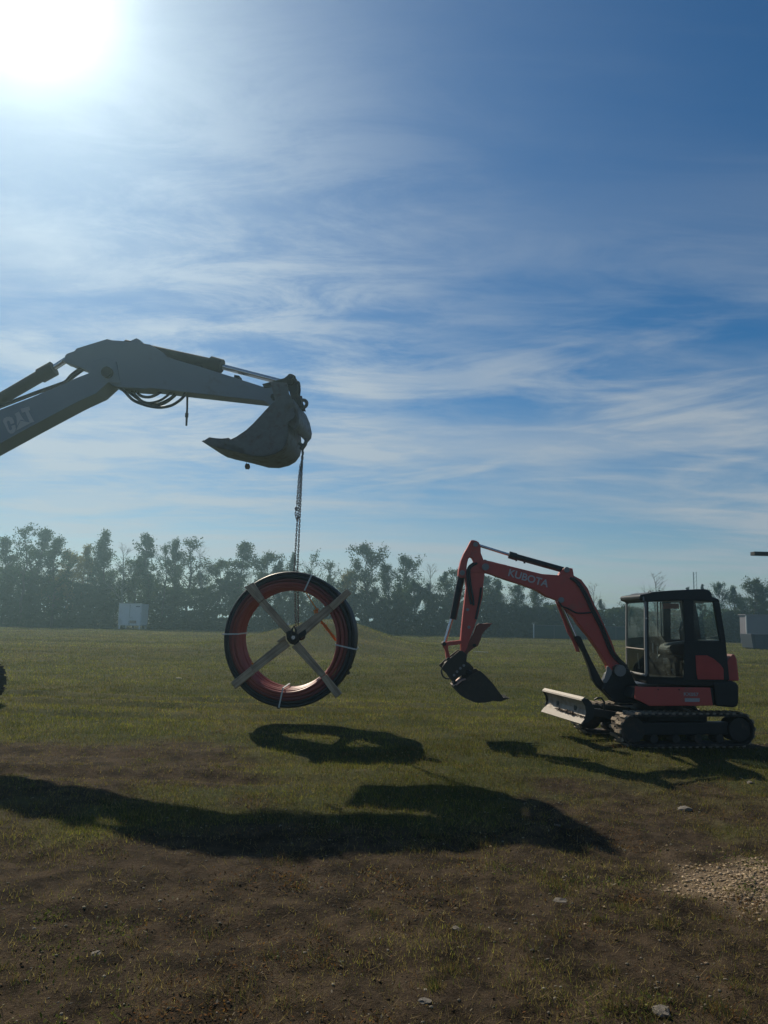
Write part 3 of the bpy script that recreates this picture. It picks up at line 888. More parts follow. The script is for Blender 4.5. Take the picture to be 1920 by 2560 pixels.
def far_building():
    Y = 93.0; a = at(1853, 1600, Y) + Vector((0.7, 0, 0)); zt = at(1860, 1538, Y).z; L = 9.0; D = 1.7
    r = root('site_building', (a.x + L / 2, Y + D / 2, 0), 'grey flat roofed site building with lapped siding at the right edge of the field', 'building')
    obj('wall', MB().box((a.x + L / 2, Y + D / 2, zt / 2), (L, D, zt)), 'siding', r)
    n = 12
    for i in range(n):
        obj('siding_board', MB().box((a.x + L / 2, Y - 0.02 - 0.004 * (i % 2), zt * (i + 0.5) / n), (L + 0.04, 0.04, zt / n - 0.03)), 'siding', r)
    obj('roof', MB().box((a.x + L / 2, Y + D / 2, zt + 0.06), (L + 0.3, D + 0.3, 0.1)), 'siding', r, bevel=0.02)
    obj('corner_trim', MB().box((a.x - 0.03, Y - 0.05, zt / 2), (0.12, 0.1, zt)), 'post_white', r)
    Y2 = 70.0; b = at(1879, 1622, Y2); z2 = at(1880, 1585, Y2).z; L = 5.5
    q = root('skip_bin', (b.x + L / 2, Y2 + 1, 0), 'dark navy steel skip in front of the grey building, cut by the right edge', 'skip')
    P = Plane((b.x, Y2, 0), (1, 0, 0))
    obj('bin_body', MB().prism([(0.15, 0.1), (L - 0.3, 0.1), (L, z2), (0, z2)], 0, -2.1, P.W), 'skip_navy', q, bevel=0.03)
    for i in range(6):
        obj('rib', MB().box((b.x + 0.35 + i * 0.95, Y2 - 0.04, z2 / 2), (0.1, 0.08, z2 - 0.2)), 'skip_navy', q)
    obj('top_rail', MB().box((b.x + L / 2, Y2 - 0.03, z2 - 0.04), (L + 0.05, 0.14, 0.1)), 'skip_navy', q, bevel=0.01)
    obj('skid', MB().box((b.x + L / 2, Y2 + 1, 0.05), (L - 0.6, 1.6, 0.12)), 'skip_navy', q)
far_building()

def mast():
    Y = 150; a = at(1741, 1560, Y); zt = at(1741, 1430, Y).z
    r = root('radio_mast', (a.x, Y, 0), 'thin lattice radio mast far away above the cab roof', 'mast')
    for dx, dy in ((-0.35, 0), (0.35, 0), (0, 0.5)):
        obj('mast_leg', MB().tube([(a.x + dx, Y + dy, 0), (a.x + dx * 0.9, Y + dy, zt)], 0.045, 5), 'galvanised', r)
    mb = MB()
    for i in range(16):
        z = i * zt / 16; mb.tube([(a.x - 0.35, Y, z), (a.x + 0.35, Y, z + zt / 16)], 0.025, 3)
    obj('bracing', mb, 'galvanised', r)
mast()

def beam():
    # a flat dark arm that enters from the right, on a pole just outside the picture
    Y = 30.0; a = at(1881, 1384, Y); t = at(1881, 1379.5, Y).z; b = at(1881, 1388.5, Y).z
    r = root('lamp_pole', (a.x + 2.6, Y, 0), 'flat dark lamp arm reaching in from the right edge above the grey building', 'lamp pole')
    obj('lamp_head', MB().box((a.x + 0.55, Y, (t + b) / 2), (1.1, 0.35, (t - b))), 'dark_steel', r, bevel=0.01)
    obj('arm', MB().tube([(a.x + 1.05, Y, (t + b) / 2), (a.x + 2.6, Y, (t + b) / 2)], 0.05, 8), 'dark_steel', r)
    obj('pole', MB().tube([(a.x + 2.6, Y, -0.1), (a.x + 2.6, Y, t + 0.1)], [0.11, 0.07], 10), 'dark_steel', r)
beam()

def offcut():
    p = ground_at(447, 1699); z = float(gz(p.x, p.y))
    M = Matrix.Rotation(0.08, 3, 'Z')
    o = obj('wood_offcut', MB().box((p.x, p.y, z + 0.035), (0.16, 0.07, 0.05), M), principled('fresh_wood', (0.55, 0.48, 0.34), 0.8), None, bevel=0.004)
    tag(o, 'short pale wood offcut lying in the grass left of the pipe coil', 'wood')
    p = ground_at(1190, 1632); z = float(gz(p.x, p.y))
    o = obj('board', MB().box((p.x + 0.3, p.y, z + 0.03), (0.9, 0.12, 0.04), Matrix.Rotation(-0.15, 3, 'Z')), 'faded_decal', None, bevel=0.004)
    tag(o, 'thin grey board lying in the grass right of the digging arm', 'board')
offcut()

# ------------------------------------------------------------------ big yellow excavator (mostly a dark outline against the sun)
def prof(P, pts, off):
    return [P.sz(u, v, off) for u, v in pts]

def lettering(txt, size, depth, W, a, z, ang, off, mat, name, parent, bold=0.0, shear=0.0, sx=1.0):
    cu = bpy.data.curves.new('lettering', 'FONT'); cu.body = txt; cu.size = size; cu.extrude = depth; cu.offset = bold; cu.shear = shear
    to = bpy.data.objects.new('lettering_tmp', cu); COL.objects.link(to)
    dg = bpy.context.evaluated_depsgraph_get(); me = bpy.data.meshes.new_from_object(to.evaluated_get(dg))
    bpy.data.objects.remove(to)
    mb = MB(); ca, sa = math.cos(ang), math.sin(ang)
    vs = [W(a + (v.co.x * sx) * ca - v.co.y * sa, z + (v.co.x * sx) * sa + v.co.y * ca, off + v.co.z) for v in me.vertices]
    mb.add(vs, [tuple(p.vertices) for p in me.polygons]); bpy.data.meshes.remove(me)
    return obj(name, mb, mat, parent, smooth=False)

CP = Plane((-1.6, 14.6, 0), (0.9926, -0.121, 0))
def build_cat():
    P = CP
    hw = 0.24
    C0 = P.W(-8.4, 0, 0)
    r = root('excavator', (C0.x, C0.y, 0), 'large excavator arm reaching in from the left, dark against the sun, chain on its bucket', 'excavator')
    # --- boom: far end in the picture, goose-neck and foot beyond the left edge
    up = prof(P, k1([(920, 550), (790, 600), (650, 665), (330, 800), (0, 928)]), hw)
    lo = prof(P, k1([(0, 1415), (430, 1180), (860, 950), (940, 910), (1115, 830), (1235, 720)]), -hw)
    a0, z0 = up[-1]; a1, z1 = lo[0]
    left = [(a0 - 1.2, z0 - 0.55), (a0 - 2.3, z0 - 1.5), (a0 - 3.55, z0 - 3.55), (a0 - 3.75, z0 - 4.15), (a0 - 3.45, z0 - 4.3), (a0 - 2.5, z0 - 3.3), (a0 - 1.6, z0 - 2.45)]
    tip = prof(P, k1([(1300, 690), (1260, 470), (1150, 430), (1020, 470)]), 0)
    boom = obj('boom', MB().prism(up + left + lo + tip, -hw, hw, P.W), 'arm_glare_paint', r, bevel=0.012)
    # raised letters on the side of the boom
    def q(pts): return prof(P, k1(pts), hw)
    glyphs = [
        [(32, 1050), (42, 1022), (70, 1006), (105, 1003), (130, 1015), (143, 1038), (152, 1068), (112, 1082), (103, 1052), (92, 1042), (78, 1046), (72, 1062), (96, 1135), (108, 1146), (122, 1140), (128, 1124), (120, 1100), (158, 1086), (167, 1124), (160, 1154), (138, 1176), (108, 1178), (86, 1160), (72, 1130)],
        [(152, 974), (196, 950), (234, 1012), (262, 1048), (216, 1032), (178, 1100), (176, 1040), (168, 1000)],
        [(168, 1148), (214, 1044), (322, 1066)],
        [(216, 922), (304, 897), (316, 934), (296, 941), (357, 1056), (312, 1066), (262, 952), (230, 963)]]
    for gl in glyphs:
        obj('letter', MB().prism(q(gl), hw + 0.002, hw + 0.008, P.W), 'white_decal', boom, smooth=False)
    # --- stick
    hs = 0.20
    top = prof(P, k1([(668, 405), (672, 372), (690, 350), (770, 320), (795, 292), (1110, 195), (1160, 208), (1300, 218)]), hs)
    top += prof(P, k2([(-90, 40), (20, 110), (60, 150), (150, 183), (370, 246), (402, 256), (700, 348), (738, 362), (970, 436)]), hs)
    end = prof(P, k2([(1040, 445), (1100, 470), (1140, 530), (1120, 600), (1060, 640)]), 0)
    bot = prof(P, k2([(1005, 612), (250, 527), (0, 497)]), -hs) + prof(P, k1([(1560, 755), (1300, 738), (1235, 722), (1120, 640), (930, 545), (790, 498), (730, 470), (700, 462)]), -hs * 0.4)
    stick = obj('stick', MB().prism(top + end + bot, -hs, hs, P.W), 'arm_glare_paint', r, bevel=0.012)
    for c in ((370, 242), (720, 348)):
        a, z = prof(P, k2([c]), 0)[0]
        obj('hose_clamp', MB().prism([(a - 0.05, z - 0.03), (a + 0.05, z - 0.05), (a + 0.05, z + 0.01), (a - 0.05, z + 0.03)], -0.1, 0.1, P.W), 'dark_steel', stick)
    pv = P.p(*k1([(1180, 590)])[0], 0)
    obj('boom_pin', MB().tube([pv + P.N * 0.33, pv - P.N * 0.33], 0.11, 16), 'dark_steel', r)
    # --- stick cylinder on top of the boom
    def cyl(n1, pts, rads, mat, par=None, n=14):
        return obj(n1, MB().tube(pts, rads, n), mat, par or r)
    c_ = lambda x, y, o=0: P.p(*k1([(x, y)])[0], o)
    d_ = lambda x, y, o=0: P.p(*k2([(x, y)])[0], o)
    g0 = c_(505, 530); g1 = c_(0, 826); g2 = g1 + (g1 - g0) * 0.85
    cyl('cylinder_barrel', [g2, g0], 0.125, 'dark_steel')
    cyl('cylinder_gland', [c_(560, 502), c_(420, 580)], [0.155, 0.155], 'dark_steel')
    cyl('cylinder_rod', [g0, c_(700, 405)], 0.062, 'chrome')
    # --- bucket cylinder on top of the stick
    cyl('cylinder_barrel', [c_(1300, 262), d_(520, 232)], 0.115, 'dark_steel')
    cyl('cylinder_gland', [d_(465, 214), d_(570, 245)], 0.145, 'dark_steel')
    cyl('cylinder_rod', [d_(520, 232), d_(1190, 405)], 0.058, 'chrome')
    a, z = prof(P, k1([(1440, 215)]), 0)[0]
    obj('cylinder_bracket', MB().prism(prof(P, k1([(1380, 235), (1440, 208), (1480, 230), (1500, 330), (1380, 330)]), 0), -0.12, 0.12, P.W), 'arm_glare_paint', r, bevel=0.01)
    # --- bucket linkage
    for o in (-0.19, 0.19):
        obj('link', MB().prism(prof(P, k2([(970, 436), (1080, 408), (1170, 382), (1210, 350), (1240, 345), (1268, 360), (1275, 400), (1240, 440), (1180, 440), (1060, 462), (985, 470)]), 0), o - 0.03, o + 0.03, P.W), 'dark_steel', r, bevel=0.006)
        obj('link', MB().prism(prof(P, k2([(1195, 400), (1235, 350), (1275, 380), (1282, 440), (1276, 500), (1300, 550), (1330, 640), (1250, 640), (1225, 560), (1205, 480)]), 0), o - 0.03 + (0.062 if o < 0 else -0.062), o + 0.03 + (0.062 if o < 0 else -0.062), P.W), 'dark_steel', r, bevel=0.006)
    for xy in ((1232, 380), (1255, 590), (1080, 560)):
        p = d_(*xy); obj('pin', MB().tube([p + P.N * 0.3, p - P.N * 0.3], 0.055, 12), 'dark_steel', r)
    # --- bucket
    bw = 0.56
    near = prof(P, k2([(455, 896), (520, 905), (582, 908), (600, 918), (638, 923)]), bw)
    near += prof(P, k2([(700, 893), (790, 833), (860, 768), (1005, 612), (1060, 560)]), bw)
    back = prof(P, k2([(1150, 540), (1290, 548), (1310, 640), (1338, 690), (1340, 740), (1357, 772), (1350, 790), (1366, 826), (1350, 856), (1300, 890)]), -bw)
    backlow = prof(P, k2([(1303, 930), (1306, 1000), (1290, 1070), (1250, 1125), (1190, 1160), (1100, 1182), (1000, 1178), (900, 1150), (800, 1126), (700, 1104), (620, 1082)]), -bw)
    lip = prof(P, k2([(560, 1048)]), -bw) + prof(P, k2([(500, 985)]), 0)
    side = near + back + backlow + lip
    b = obj('bucket', MB().prism(side, bw - 0.03, bw, P.W), 'worn_steel', r)
    b['label'] = 'digging bucket curled in under the end of the stick'
    obj('side_plate', MB().prism(side, -bw, -bw + 0.03, P.W), 'worn_steel', b)
    shell = back[-1:] + backlow + lip
    obj('shell', MB().strip(shell[::-1], 0.035, -bw, bw, P.W), 'worn_steel', b)
    # the top of the bucket between the ears, and wear strips that step the outline of the back
    obj('back_plate', MB().strip(prof(P, k2([(1300, 890), (1338, 846), (1345, 800), (1325, 700), (1290, 620)]), 0), 0.035, -bw, bw, P.W), 'worn_steel', b)
    obj('cross_tube', MB().tube([d_(1200, 640, bw), d_(1200, 640, -bw)], 0.12, 14), 'worn_steel', b)
    for i in range(5):
        t = -bw + 0.06 + i * (2 * bw - 0.12) / 4
        u = prof(P, k2([(455, 896)]), bw)[0]
        tip_ = (u[0], u[1]); 
        root_a, root_z = u[0] + 0.30, u[1] - 0.12
        tooth = [(tip_[0], tip_[1]), (tip_[0] + 0.17, tip_[1] - 0.03), (root_a + 0.08, root_z + 0.11), (root_a + 0.06, root_z - 0.06), (tip_[0] + 0.13, tip_[1] - 0.13)]
        obj('tooth', MB().prism(tooth, t - 0.055, t + 0.055, P.W), 'worn_steel', b, bevel=0.008)
    obj('cutting_lip', MB().prism([(root_a - 0.02, root_z + 0.05), (root_a + 0.35, root_z - 0.09), (root_a + 0.32, root_z - 0.19), (root_a - 0.04, root_z - 0.02)], -bw, bw, P.W), 'worn_steel', b)
    # eye and ears
    e = d_(1318, 588, 0); obj('lifting_eye', MB().ring(e, 0.075, 0.035, P.N, 20, 8), 'worn_steel', b)
    a, z = P.sz(*k2([(1262, 565)])[0], 0)
    obj('eye_lug', MB().box(P.W(a, z, 0), (0.2, 0.08, 0.2)), 'worn_steel', b)
    # clod hanging from the underside of the shell
    cl = d_(805, 1166, -bw * 0.2); mb = MB(); bm = bmesh.new(); bmesh.ops.create_icosphere(bm, subdivisions=2, radius=0.05)
    rd = random.Random(4)
    mb.add([cl + Vector((v.co.x, v.co.y, v.co.z * 1.2)) * (0.8 + rd.random() * .4) for v in bm.verts], [tuple(v.index for v in f.verts) for f in bm.faces]); bm.free()
    mb.tube([cl, d_(795, 1128, -bw * 0.2)], 0.006, 4)
    obj('dirt_clod', mb, 'mud', b)
    # bolt-on hook for the chain
    hk = []
    for x, y in ((1296, 1010), (1318, 985), (1338, 960), (1346, 935), (1340, 915), (1327, 908)):
        hk.append(d_(x, y, 0))
    obj('lifting_hook', MB().tube(hk, [0.035, 0.045, 0.04, 0.034, 0.026, 0.012], 10), 'worn_steel', b)
    obj('hook_lug', MB().tube([d_(1280, 950, 0), d_(1318, 975, 0), d_(1316, 1000, 0)], 0.035, 8), 'worn_steel', b)
    # --- hoses
    def hose(pts, rr=0.026, off=0.0, par=None):
        P3 = [c_(x, y, off) for x, y in pts]
        # Catmull-Rom
        out = []
        for i in range(len(P3) - 1):
            p0 = P3[max(i - 1, 0)]; p1 = P3[i]; p2 = P3[i + 1]; p3 = P3[min(i + 2, len(P3) - 1)]
            for s in range(6):
                t = s / 6
                out.append(0.5 * ((2 * p1) + (p2 - p0) * t + (2 * p0 - 5 * p1 + 4 * p2 - p3) * t * t + (3 * p1 - p0 - 3 * p2 + p3) * t ** 3))
        out.append(P3[-1]); return obj('hose', MB().tube(out, rr, 8), 'rubber', par or r)
    hose([(-300, 1010), (0, 893), (330, 765), (600, 668), (680, 635), (740, 570), (830, 505), (900, 480)], 0.03, 0.12)
    hose([(-300, 1026), (0, 906), (330, 778), (610, 680), (690, 648), (770, 585), (870, 515), (960, 490)], 0.03, 0.04)
    hose([(1230, 690), (1290, 740), (1380, 830), (1500, 880), (1600, 902), (1690, 905), (1790, 880), (1890, 810), (1930, 740)], 0.03, 0.14)
    hose([(1290, 700), (1350, 760), (1450, 830), (1540, 860), (1650, 838), (1740, 780), (1800, 720)], 0.026, 0.05)
    hose([(1340, 700), (1400, 770), (1490, 850), (1600, 875), (1700, 845), (1790, 790), (1840, 720)], 0.022, -0.03)
    hose([(1310, 690), (1380, 770), (1480, 860), (1590, 888), (1700, 868), (1800, 800), (1860, 730)], 0.024, -0.12)
    hose([(1400, 700), (1450, 780), (1540, 800), (1620, 775), (1670, 740)], 0.03, 0.0)
    # strap that dangles from the stick
    mb = MB().tube([d_(252, 520), d_(250, 640), d_(247, 690), d_(243, 790)], [0.022, 0.02, 0.024, 0.02], 8)
    st = obj('hanging_strap', mb, 'rubber', r); obj('strap_buckle', MB().tube([d_(248, 675), d_(245, 712)], 0.034, 8), 'dark_steel', st)
    # --- body, house and tracks (outside the picture except the end of the far track)
    F = P.S; Nn = P.N; Z = Vector((0, 0, 1)); base = P.W(-8.4, 0, 0)
    M3 = Matrix((F, Nn, Z)).transposed()
    def bx(name, a, n_, z, sz_, mat, par=r, bev=0.03):
        return obj(name, MB().box(base + F * a + Nn * n_ + Z * z, sz_, M3), mat, par, bevel=bev)
    bx('house', -1.1, 0, 1.75, (4.0, 2.6, 1.15), 'arm_glare_paint', bev=0.08)
    bx('counterweight', -3.2, 0, 1.7, (0.7, 2.7, 1.25), 'dark_steel', bev=0.15)
    cab_ = bx('cab', 0.0, 0.85, 2.45, (1.7, 1.0, 1.7), 'cab_black', bev=0.08)
    obj('cab_window', MB().box(base + F * 0.0 + Nn * 1.36 + Z * 2.7, (1.3, 0.02, 0.9), M3), 'cab_glass', cab_)
    bx('swing_ring', -0.9, 0, 1.08, (1.6, 1.6, 0.16), 'dark_steel')
    bx('carbody', -0.9, 0, 0.72, (2.2, 1.9, 0.5), 'dark_steel')
    for sd_ in (-1, 1):
        n_ = sd_ * 1.25; L = 1.75; rad = 0.44
        # the end of the far track is what shows at the left edge
        cx = -0.50
        path = []
        for i in range(13): path.append((cx + L + rad * math.sin(math.pi * i / 12), rad + 0.03 + rad * math.cos(math.pi * i / 12)))
        for i in range(13): path.append((cx - L - rad * math.sin(math.pi * i / 12), rad + 0.03 - rad * math.cos(math.pi * i / 12)))
        Wl = lambda a, z, o: base + F * a + Nn * (n_ + o) + Z * z
        tk = obj('track', MB().prism(path, -0.27, 0.27, Wl), 'dark_steel', r)
        sh = None
        per = [(a, z) for a, z in path]; tot = 0; seg = []
        for i in range(len(per)):
            p, q2 = per[i], per[(i + 1) % len(per)]; l = math.hypot(q2[0] - p[0], q2[1] - p[1]); seg.append((tot, l, p, q2)); tot += l
        nsh = 44
        for k in range(nsh):
            d = tot * k / nsh
            for (t0, l, p, q2) in seg:
                if t0 <= d < t0 + l: break
            f = (d - t0) / l; a = p[0] + (q2[0] - p[0]) * f; z = p[1] + (q2[1] - p[1]) * f
            ang = math.atan2(q2[1] - p[1], q2[0] - p[0])
            if sh is None:
                m_ = MB().box((0, 0, 0.01), (0.19, 0.6, 0.03)); m_.box((-0.07, 0, 0.04), (0.02, 0.6, 0.05)); m_.box((0.0, 0, 0.035), (0.015, 0.6, 0.035))
                sh = mesh_mb('track_shoe', m_, 'track_rubber', False)
            cc, ss = math.cos(ang), math.sin(ang)
            X = F * cc + Z * ss; Zn = -(F * -ss + Z * cc)
            # outward normal is to the right of travel
            Zo = F * (-ss) + Z * cc
            if (Zo.dot(F) * (a - cx) + Zo.z * (z - rad)) < 0: Zo = -Zo
            Yv = Zo.cross(X)
            pos = Wl(a, z, 0)
            M4 = Matrix(((X.x, Yv.x, Zo.x, pos.x), (X.y, Yv.y, Zo.y, pos.y), (X.z, Yv.z, Zo.z, pos.z), (0, 0, 0, 1)))
            inst('track_shoe', sh, tk, M4)
build_cat()

# ------------------------------------------------------------------ chain
LINK = None
def chain_links(pts, parent, pitch=0.062, start=0):
    global LINK
    if LINK is None:
        mb = MB(); n = 14; L = pitch * 0.5; path = []
        hw_ = 0.013; hl = 0.024
        for i in range(n):
            t = 2 * math.pi * i / n
            path.append(Vector((hw_ * math.sin(t), 0, (hl if math.cos(t) > 0 else -hl) + hw_ * math.cos(t))))
        rr = 0.0065; k = 6; vs = []; fs = []
        for i in range(n):
            d = (path[(i + 1) % n] - path[i - 1]).normalized(); s = Vector((0, 1, 0)); u = d.cross(s)
            for j in range(k):
                a = 2 * math.pi * j / k; vs.append(path[i] + u * rr * math.cos(a) + s * rr * math.sin(a))
        for i in range(n):
            for j in range(k):
                fs.append((i * k + j, ((i + 1) % n) * k + j, ((i + 1) % n) * k + (j + 1) % k, i * k + (j + 1) % k))
        mb.add(vs, fs); LINK = mesh_mb('chain_link', mb, 'chain_steel')
    pts = [Vector(p) for p in pts]; cnt = start; carry = 0.0
    for i in range(len(pts) - 1):
        a, b = pts[i], pts[i + 1]; d = b - a; L = d.length; d.normalize(); t = carry
        while t < L:
            p = a + d * t; x = d.orthogonal().normalized(); y = d.cross(x); ang = (cnt % 2) * math.pi / 2 + 0.5
            X = x * math.cos(ang) + y * math.sin(ang); Y = d.cross(X)
            M = Matrix(((X.x, Y.x, d.x, p.x), (X.y, Y.y, d.y, p.y), (X.z, Y.z, d.z, p.z), (0, 0, 0, 1)))
            inst('chain_link', LINK, parent, M); cnt += 1; t += pitch * 0.82
        carry = t - L
HUB = at(735, 1592, 14.68)
def build_chain():
    P = Plane((HUB.x, HUB.y, 0), (1, 0, 0))
    top = P.p(*k6([(478, 240)])[0], 0)
    r = root('lifting_chain', tuple(top), 'long doubled steel chain hanging from the hook on the bucket down to the pipe coil', 'chain')
    c = lambda x, y, o=0: P.p(*k6([(x, y)])[0], o)
    fr, bk = 0.58, -0.58
    hubf = HUB + Vector((0.02, -bk, 0.06)); hubb = HUB + Vector((-0.03, -bk, 0.05))
    chain_links([c(476, 250), c(478, 300), c(462, 505, 0.02), c(447, 900, -0.05), c(425, 1350, -.12), c(392, 2120, bk * .9), hubf], r)
    chain_links([c(466, 270), c(468, 310), c(448, 510, -0.03), c(428, 900, -0.06), c(406, 1200, -0.1), c(390, 1330, -.12), c(345, 2090, bk * .9), hubb], r, start=1)
    chain_links([c(434, 525), c(412, 700), c(400, 880), c(388, 1020), c(380, 1160)], r)
    chain_links([c(376, 1180, 0.05), c(362, 1230, 0.05), c(366, 1300, 0.05), c(386, 1345, 0.03)], r)
    obj('shackle', MB().tube([c(436, 505), c(450, 490), c(466, 510), c(464, 545), c(446, 552), c(434, 530)], 0.016, 8), 'chain_steel', r)
    obj('grab_hook', MB().tube([c(388, 1150), c(372, 1158), c(362, 1178), c(372, 1205), c(388, 1210)], [0.012, 0.02, 0.022, 0.018, 0.01], 8), 'chain_steel', r)
    obj('grab_hook', MB().tube([c(398, 1290), c(404, 1320), c(390, 1345), c(376, 1328)], [0.014, 0.022, 0.02, 0.01], 8), 'chain_steel', r)
build_chain()

# ------------------------------------------------------------------ pipe coil on its wooden cross
KP = Plane((at(725, 1597, 14.68).x, 14.68, 0), (1, 0, 0))
def build_coil():
    P = KP
    D = 0.5
    co_ = P.sz(*k3([(849, 902)])[0], D); ci = P.sz(*k3([(815, 906)])[0], D)
    k = 14.18 / FPX / 4.1475
    Rox, Roz = 697 * k * 0.975, 703 * k * 0.975; Rix, Riz = 513 * k, 519 * k
    cen = P.W(co_[0], co_[1], 0)
    r = root('pipe_coil', tuple(cen), 'big coil of black and red plastic pipe hanging from the chain above the grass', 'pipe coil')
    nr, nd = 5, 15; pr = 0.0325; rd = random.Random(12)
    for j in range(nd):
        for i in range(nr):
            if 0 < i < nr - 1 and 0 < j < nd - 1: continue       # the buried turns never show
            t = (i + 0.5) / nr; N = 96; pts = []; ph = rd.random() * 6.28; am = rd.uniform(0.004, 0.015); ph2 = rd.random() * 6.28
            off = (j - (nd - 1) / 2) * 0.066 + rd.uniform(-.006, .006)
            dpth = 0.0
            for n in range(N):
                th = 2 * math.pi * n / N
                rx = Rix + (Rox - Rix) * t; rz = Riz + (Roz - Riz) * t
                cx = ci[0] + (co_[0] - ci[0]) * t; cz = ci[1] + (co_[1] - ci[1]) * t
                w = 1 + am * math.sin(2 * th + ph) * (1.2 if i == 0 else 0.7)
                pts.append(P.W(cx + rx * w * math.cos(th), cz + rz * w * math.sin(th), off + 0.012 * math.sin(3 * th + ph2)))
            mb = MB(); vs = []; fs = []; K = 8
            for n in range(N):
                d = (pts[(n + 1) % N] - pts[n - 1]).normalized(); s = P.N; u = d.cross(s)
                for q in range(K):
                    a = 2 * math.pi * q / K; vs.append(pts[n] + u * pr * math.cos(a) + s * pr * math.sin(a))
            for n in range(N):
                for q in range(K):
                    fs.append((n * K + q, ((n + 1) % N) * K + q, ((n + 1) % N) * K + (q + 1) % K, n * K + (q + 1) % K))
            mb.add(vs, fs)
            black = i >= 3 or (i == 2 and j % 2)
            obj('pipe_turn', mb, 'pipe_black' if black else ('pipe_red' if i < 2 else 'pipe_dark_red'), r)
    # bands round the bundle
    D = nd * 0.033 + 0.012
    for (ia, oa) in (((304, 850), (155, 852)), ((1004, 392), (1072, 243)), ((1325, 962), (1533, 1010)), ((776, 1418), (735, 1605))):
        pi_ = P.sz(*k3([ia])[0], D); po = P.sz(*k3([oa])[0], D)
        pi_ = P.W(pi_[0], pi_[1], 0); po = P.W(po[0], po[1], 0); d = (po - pi_).normalized(); sv = d.cross(P.N).normalized() * 0.013
        q0 = pi_ - d * 0.012; q1 = po + d * 0.012
        mb = MB()
        c4 = [q0 + P.N * D, q1 + P.N * D, q1 - P.N * D, q0 - P.N * D]
        for e in range(4):
            A, B = c4[e], c4[(e + 1) % 4]; nrm = (B - A).cross(sv).normalized() * 0.004
            mb.add([A - sv - nrm, A + sv - nrm, A + sv + nrm, A - sv + nrm, B - sv - nrm, B + sv - nrm, B + sv + nrm, B - sv + nrm],
                   [(0, 1, 2, 3), (7, 6, 5, 4), (0, 4, 5, 1), (1, 5, 6, 2), (2, 6, 7, 3), (3, 7, 4, 0)])
        obj('binding_strap', mb, 'strap', r)
    # torn ends of wrapping that hang off the rim
    for x, y in ((1455, 1255), (1475, 1190), (730, 1610)):
        p = P.p(*k3([(x, y)])[0], 0.2)
        obj('tape_end', MB().box(p, (0.05, 0.01, 0.06), Matrix.Rotation(0.5 + x, 3, 'Y')), 'rubber', r)

    # ---- wooden cross
    w = root('wooden_cross', tuple(HUB), 'cross of four thick planks bolted over the face of the pipe coil', 'wooden cross')
    fo = D + 0.012
    def plank(c4, o0, o1, name='plank', par=w, lab=None):
        """c4: the four corners in the crop; near face at o1"""
        pl = [P.sz(u, v, o1) for u, v in k3(c4)]
        o = obj(name, MB().prism(pl, o0, o1, P.W), 'plank_wood', par, bevel=0.009, seg=1)
        L = Vector((pl[1][0] - pl[0][0], 0, pl[1][1] - pl[0][1])); L.normalize(); Wd = Vector((-L.z, 0, L.x))
        at_ = o.data.attributes.new('uvw', 'FLOAT_VECTOR', 'POINT'); sh = Vector((random.random() * 9, random.random() * 9, 0))
        for i, v in enumerate(o.data.vertices):
            at_.data[i].vector = Vector((v.co.dot(L), v.co.dot(Wd), v.co.y)) + sh
        if lab: o['label'] = lab
        return o
    # the plank falling left to right (inner lengths, then the outer ends a little proud)
    plank([(528, 538), (845, 890), (905, 850), (588, 484)], fo, fo + 0.05)
    plank([(868, 985), (1168, 1305), (1222, 1262), (945, 925)], fo, fo + 0.05)
    plank([(375, 365), (527, 534), (583, 482), (470, 312)], fo, fo + 0.075)
    plank([(1172, 1308), (1322, 1517), (1392, 1468), (1226, 1266)], fo, fo + 0.075)
    # the plank rising left to right
    plank([(483, 1258), (850, 975), (795, 892), (430, 1186)], fo, fo + 0.05)
    plank([(960, 905), (1298, 606), (1244, 548), (900, 795)], fo, fo + 0.05)
    plank([(283, 1422), (484, 1262), (436, 1192), (235, 1352)], fo, fo + 0.075)
    plank([(1300, 604), (1492, 425), (1440, 382), (1246, 552)], fo, fo + 0.075)
    # hub plates, axle, clevis
    hp = lambda pts, o: [P.sz(u, v, o) for u, v in k3(pts)]
    obj('hub_plate', MB().prism(hp([(812, 830), (850, 812), (905, 830), (958, 880), (945, 930), (900, 965), (850, 950), (815, 905)], fo + .06), fo + 0.052, fo + 0.066, P.W), 'dark_steel', w, bevel=0.003)
    obj('splice_board', MB().prism(hp([(722, 922), (800, 868), (812, 885), (735, 938)], fo), fo + 0.0, fo + 0.12, P.W), 'plank_wood', w)
    obj('splice_board', MB().prism(hp([(955, 905), (1015, 860), (1022, 850), (1010, 800), (935, 850)], fo + .09), fo + 0.068, fo + 0.09, P.W), 'dark_steel', w)
    hc = P.sz(*k3([(890, 885)])[0], fo + 0.1); hcw = P.W(hc[0], hc[1], 0)
    obj('axle', MB().tube([hcw + P.N * (fo + 0.2), hcw - P.N * (fo + 0.14)], 0.035, 16), 'chrome', w)
    obj('axle_collar', MB().ring(hcw + P.N * (fo + 0.12), 0.062, 0.03, P.N, 22, 8), 'dark_steel', w)
    obj('axle_collar', MB().ring(hcw - P.N * (fo + 0.1), 0.062, 0.03, P.N, 22, 8), 'dark_steel', w)
    obj('clevis', MB().tube([hcw + P.N * (fo + 0.14) + Vector((-0.04, 0, 0.0)), hcw + P.N * (fo + 0.14) + Vector((-0.035, 0, .14)), hcw + P.N * (fo + .14) + Vector((0.0, 0, 0.2)), hcw + P.N * (fo + .14) + Vector((0.035, 0, .13)), hcw + P.N * (fo + .14) + Vector((0.045, 0, 0))], 0.018, 8), 'dark_steel', w)
    b = P.p(*k3([(828, 748)])[0], fo + 0.08)
    obj('bolt', MB().tube([b + P.N * 0.02, b - P.N * 0.12], 0.018, 6), 'chrome', w)
    # ---- orange rope
    g = lambda x, y, o=0.0: P.p(*k3([(x, y)])[0], o)
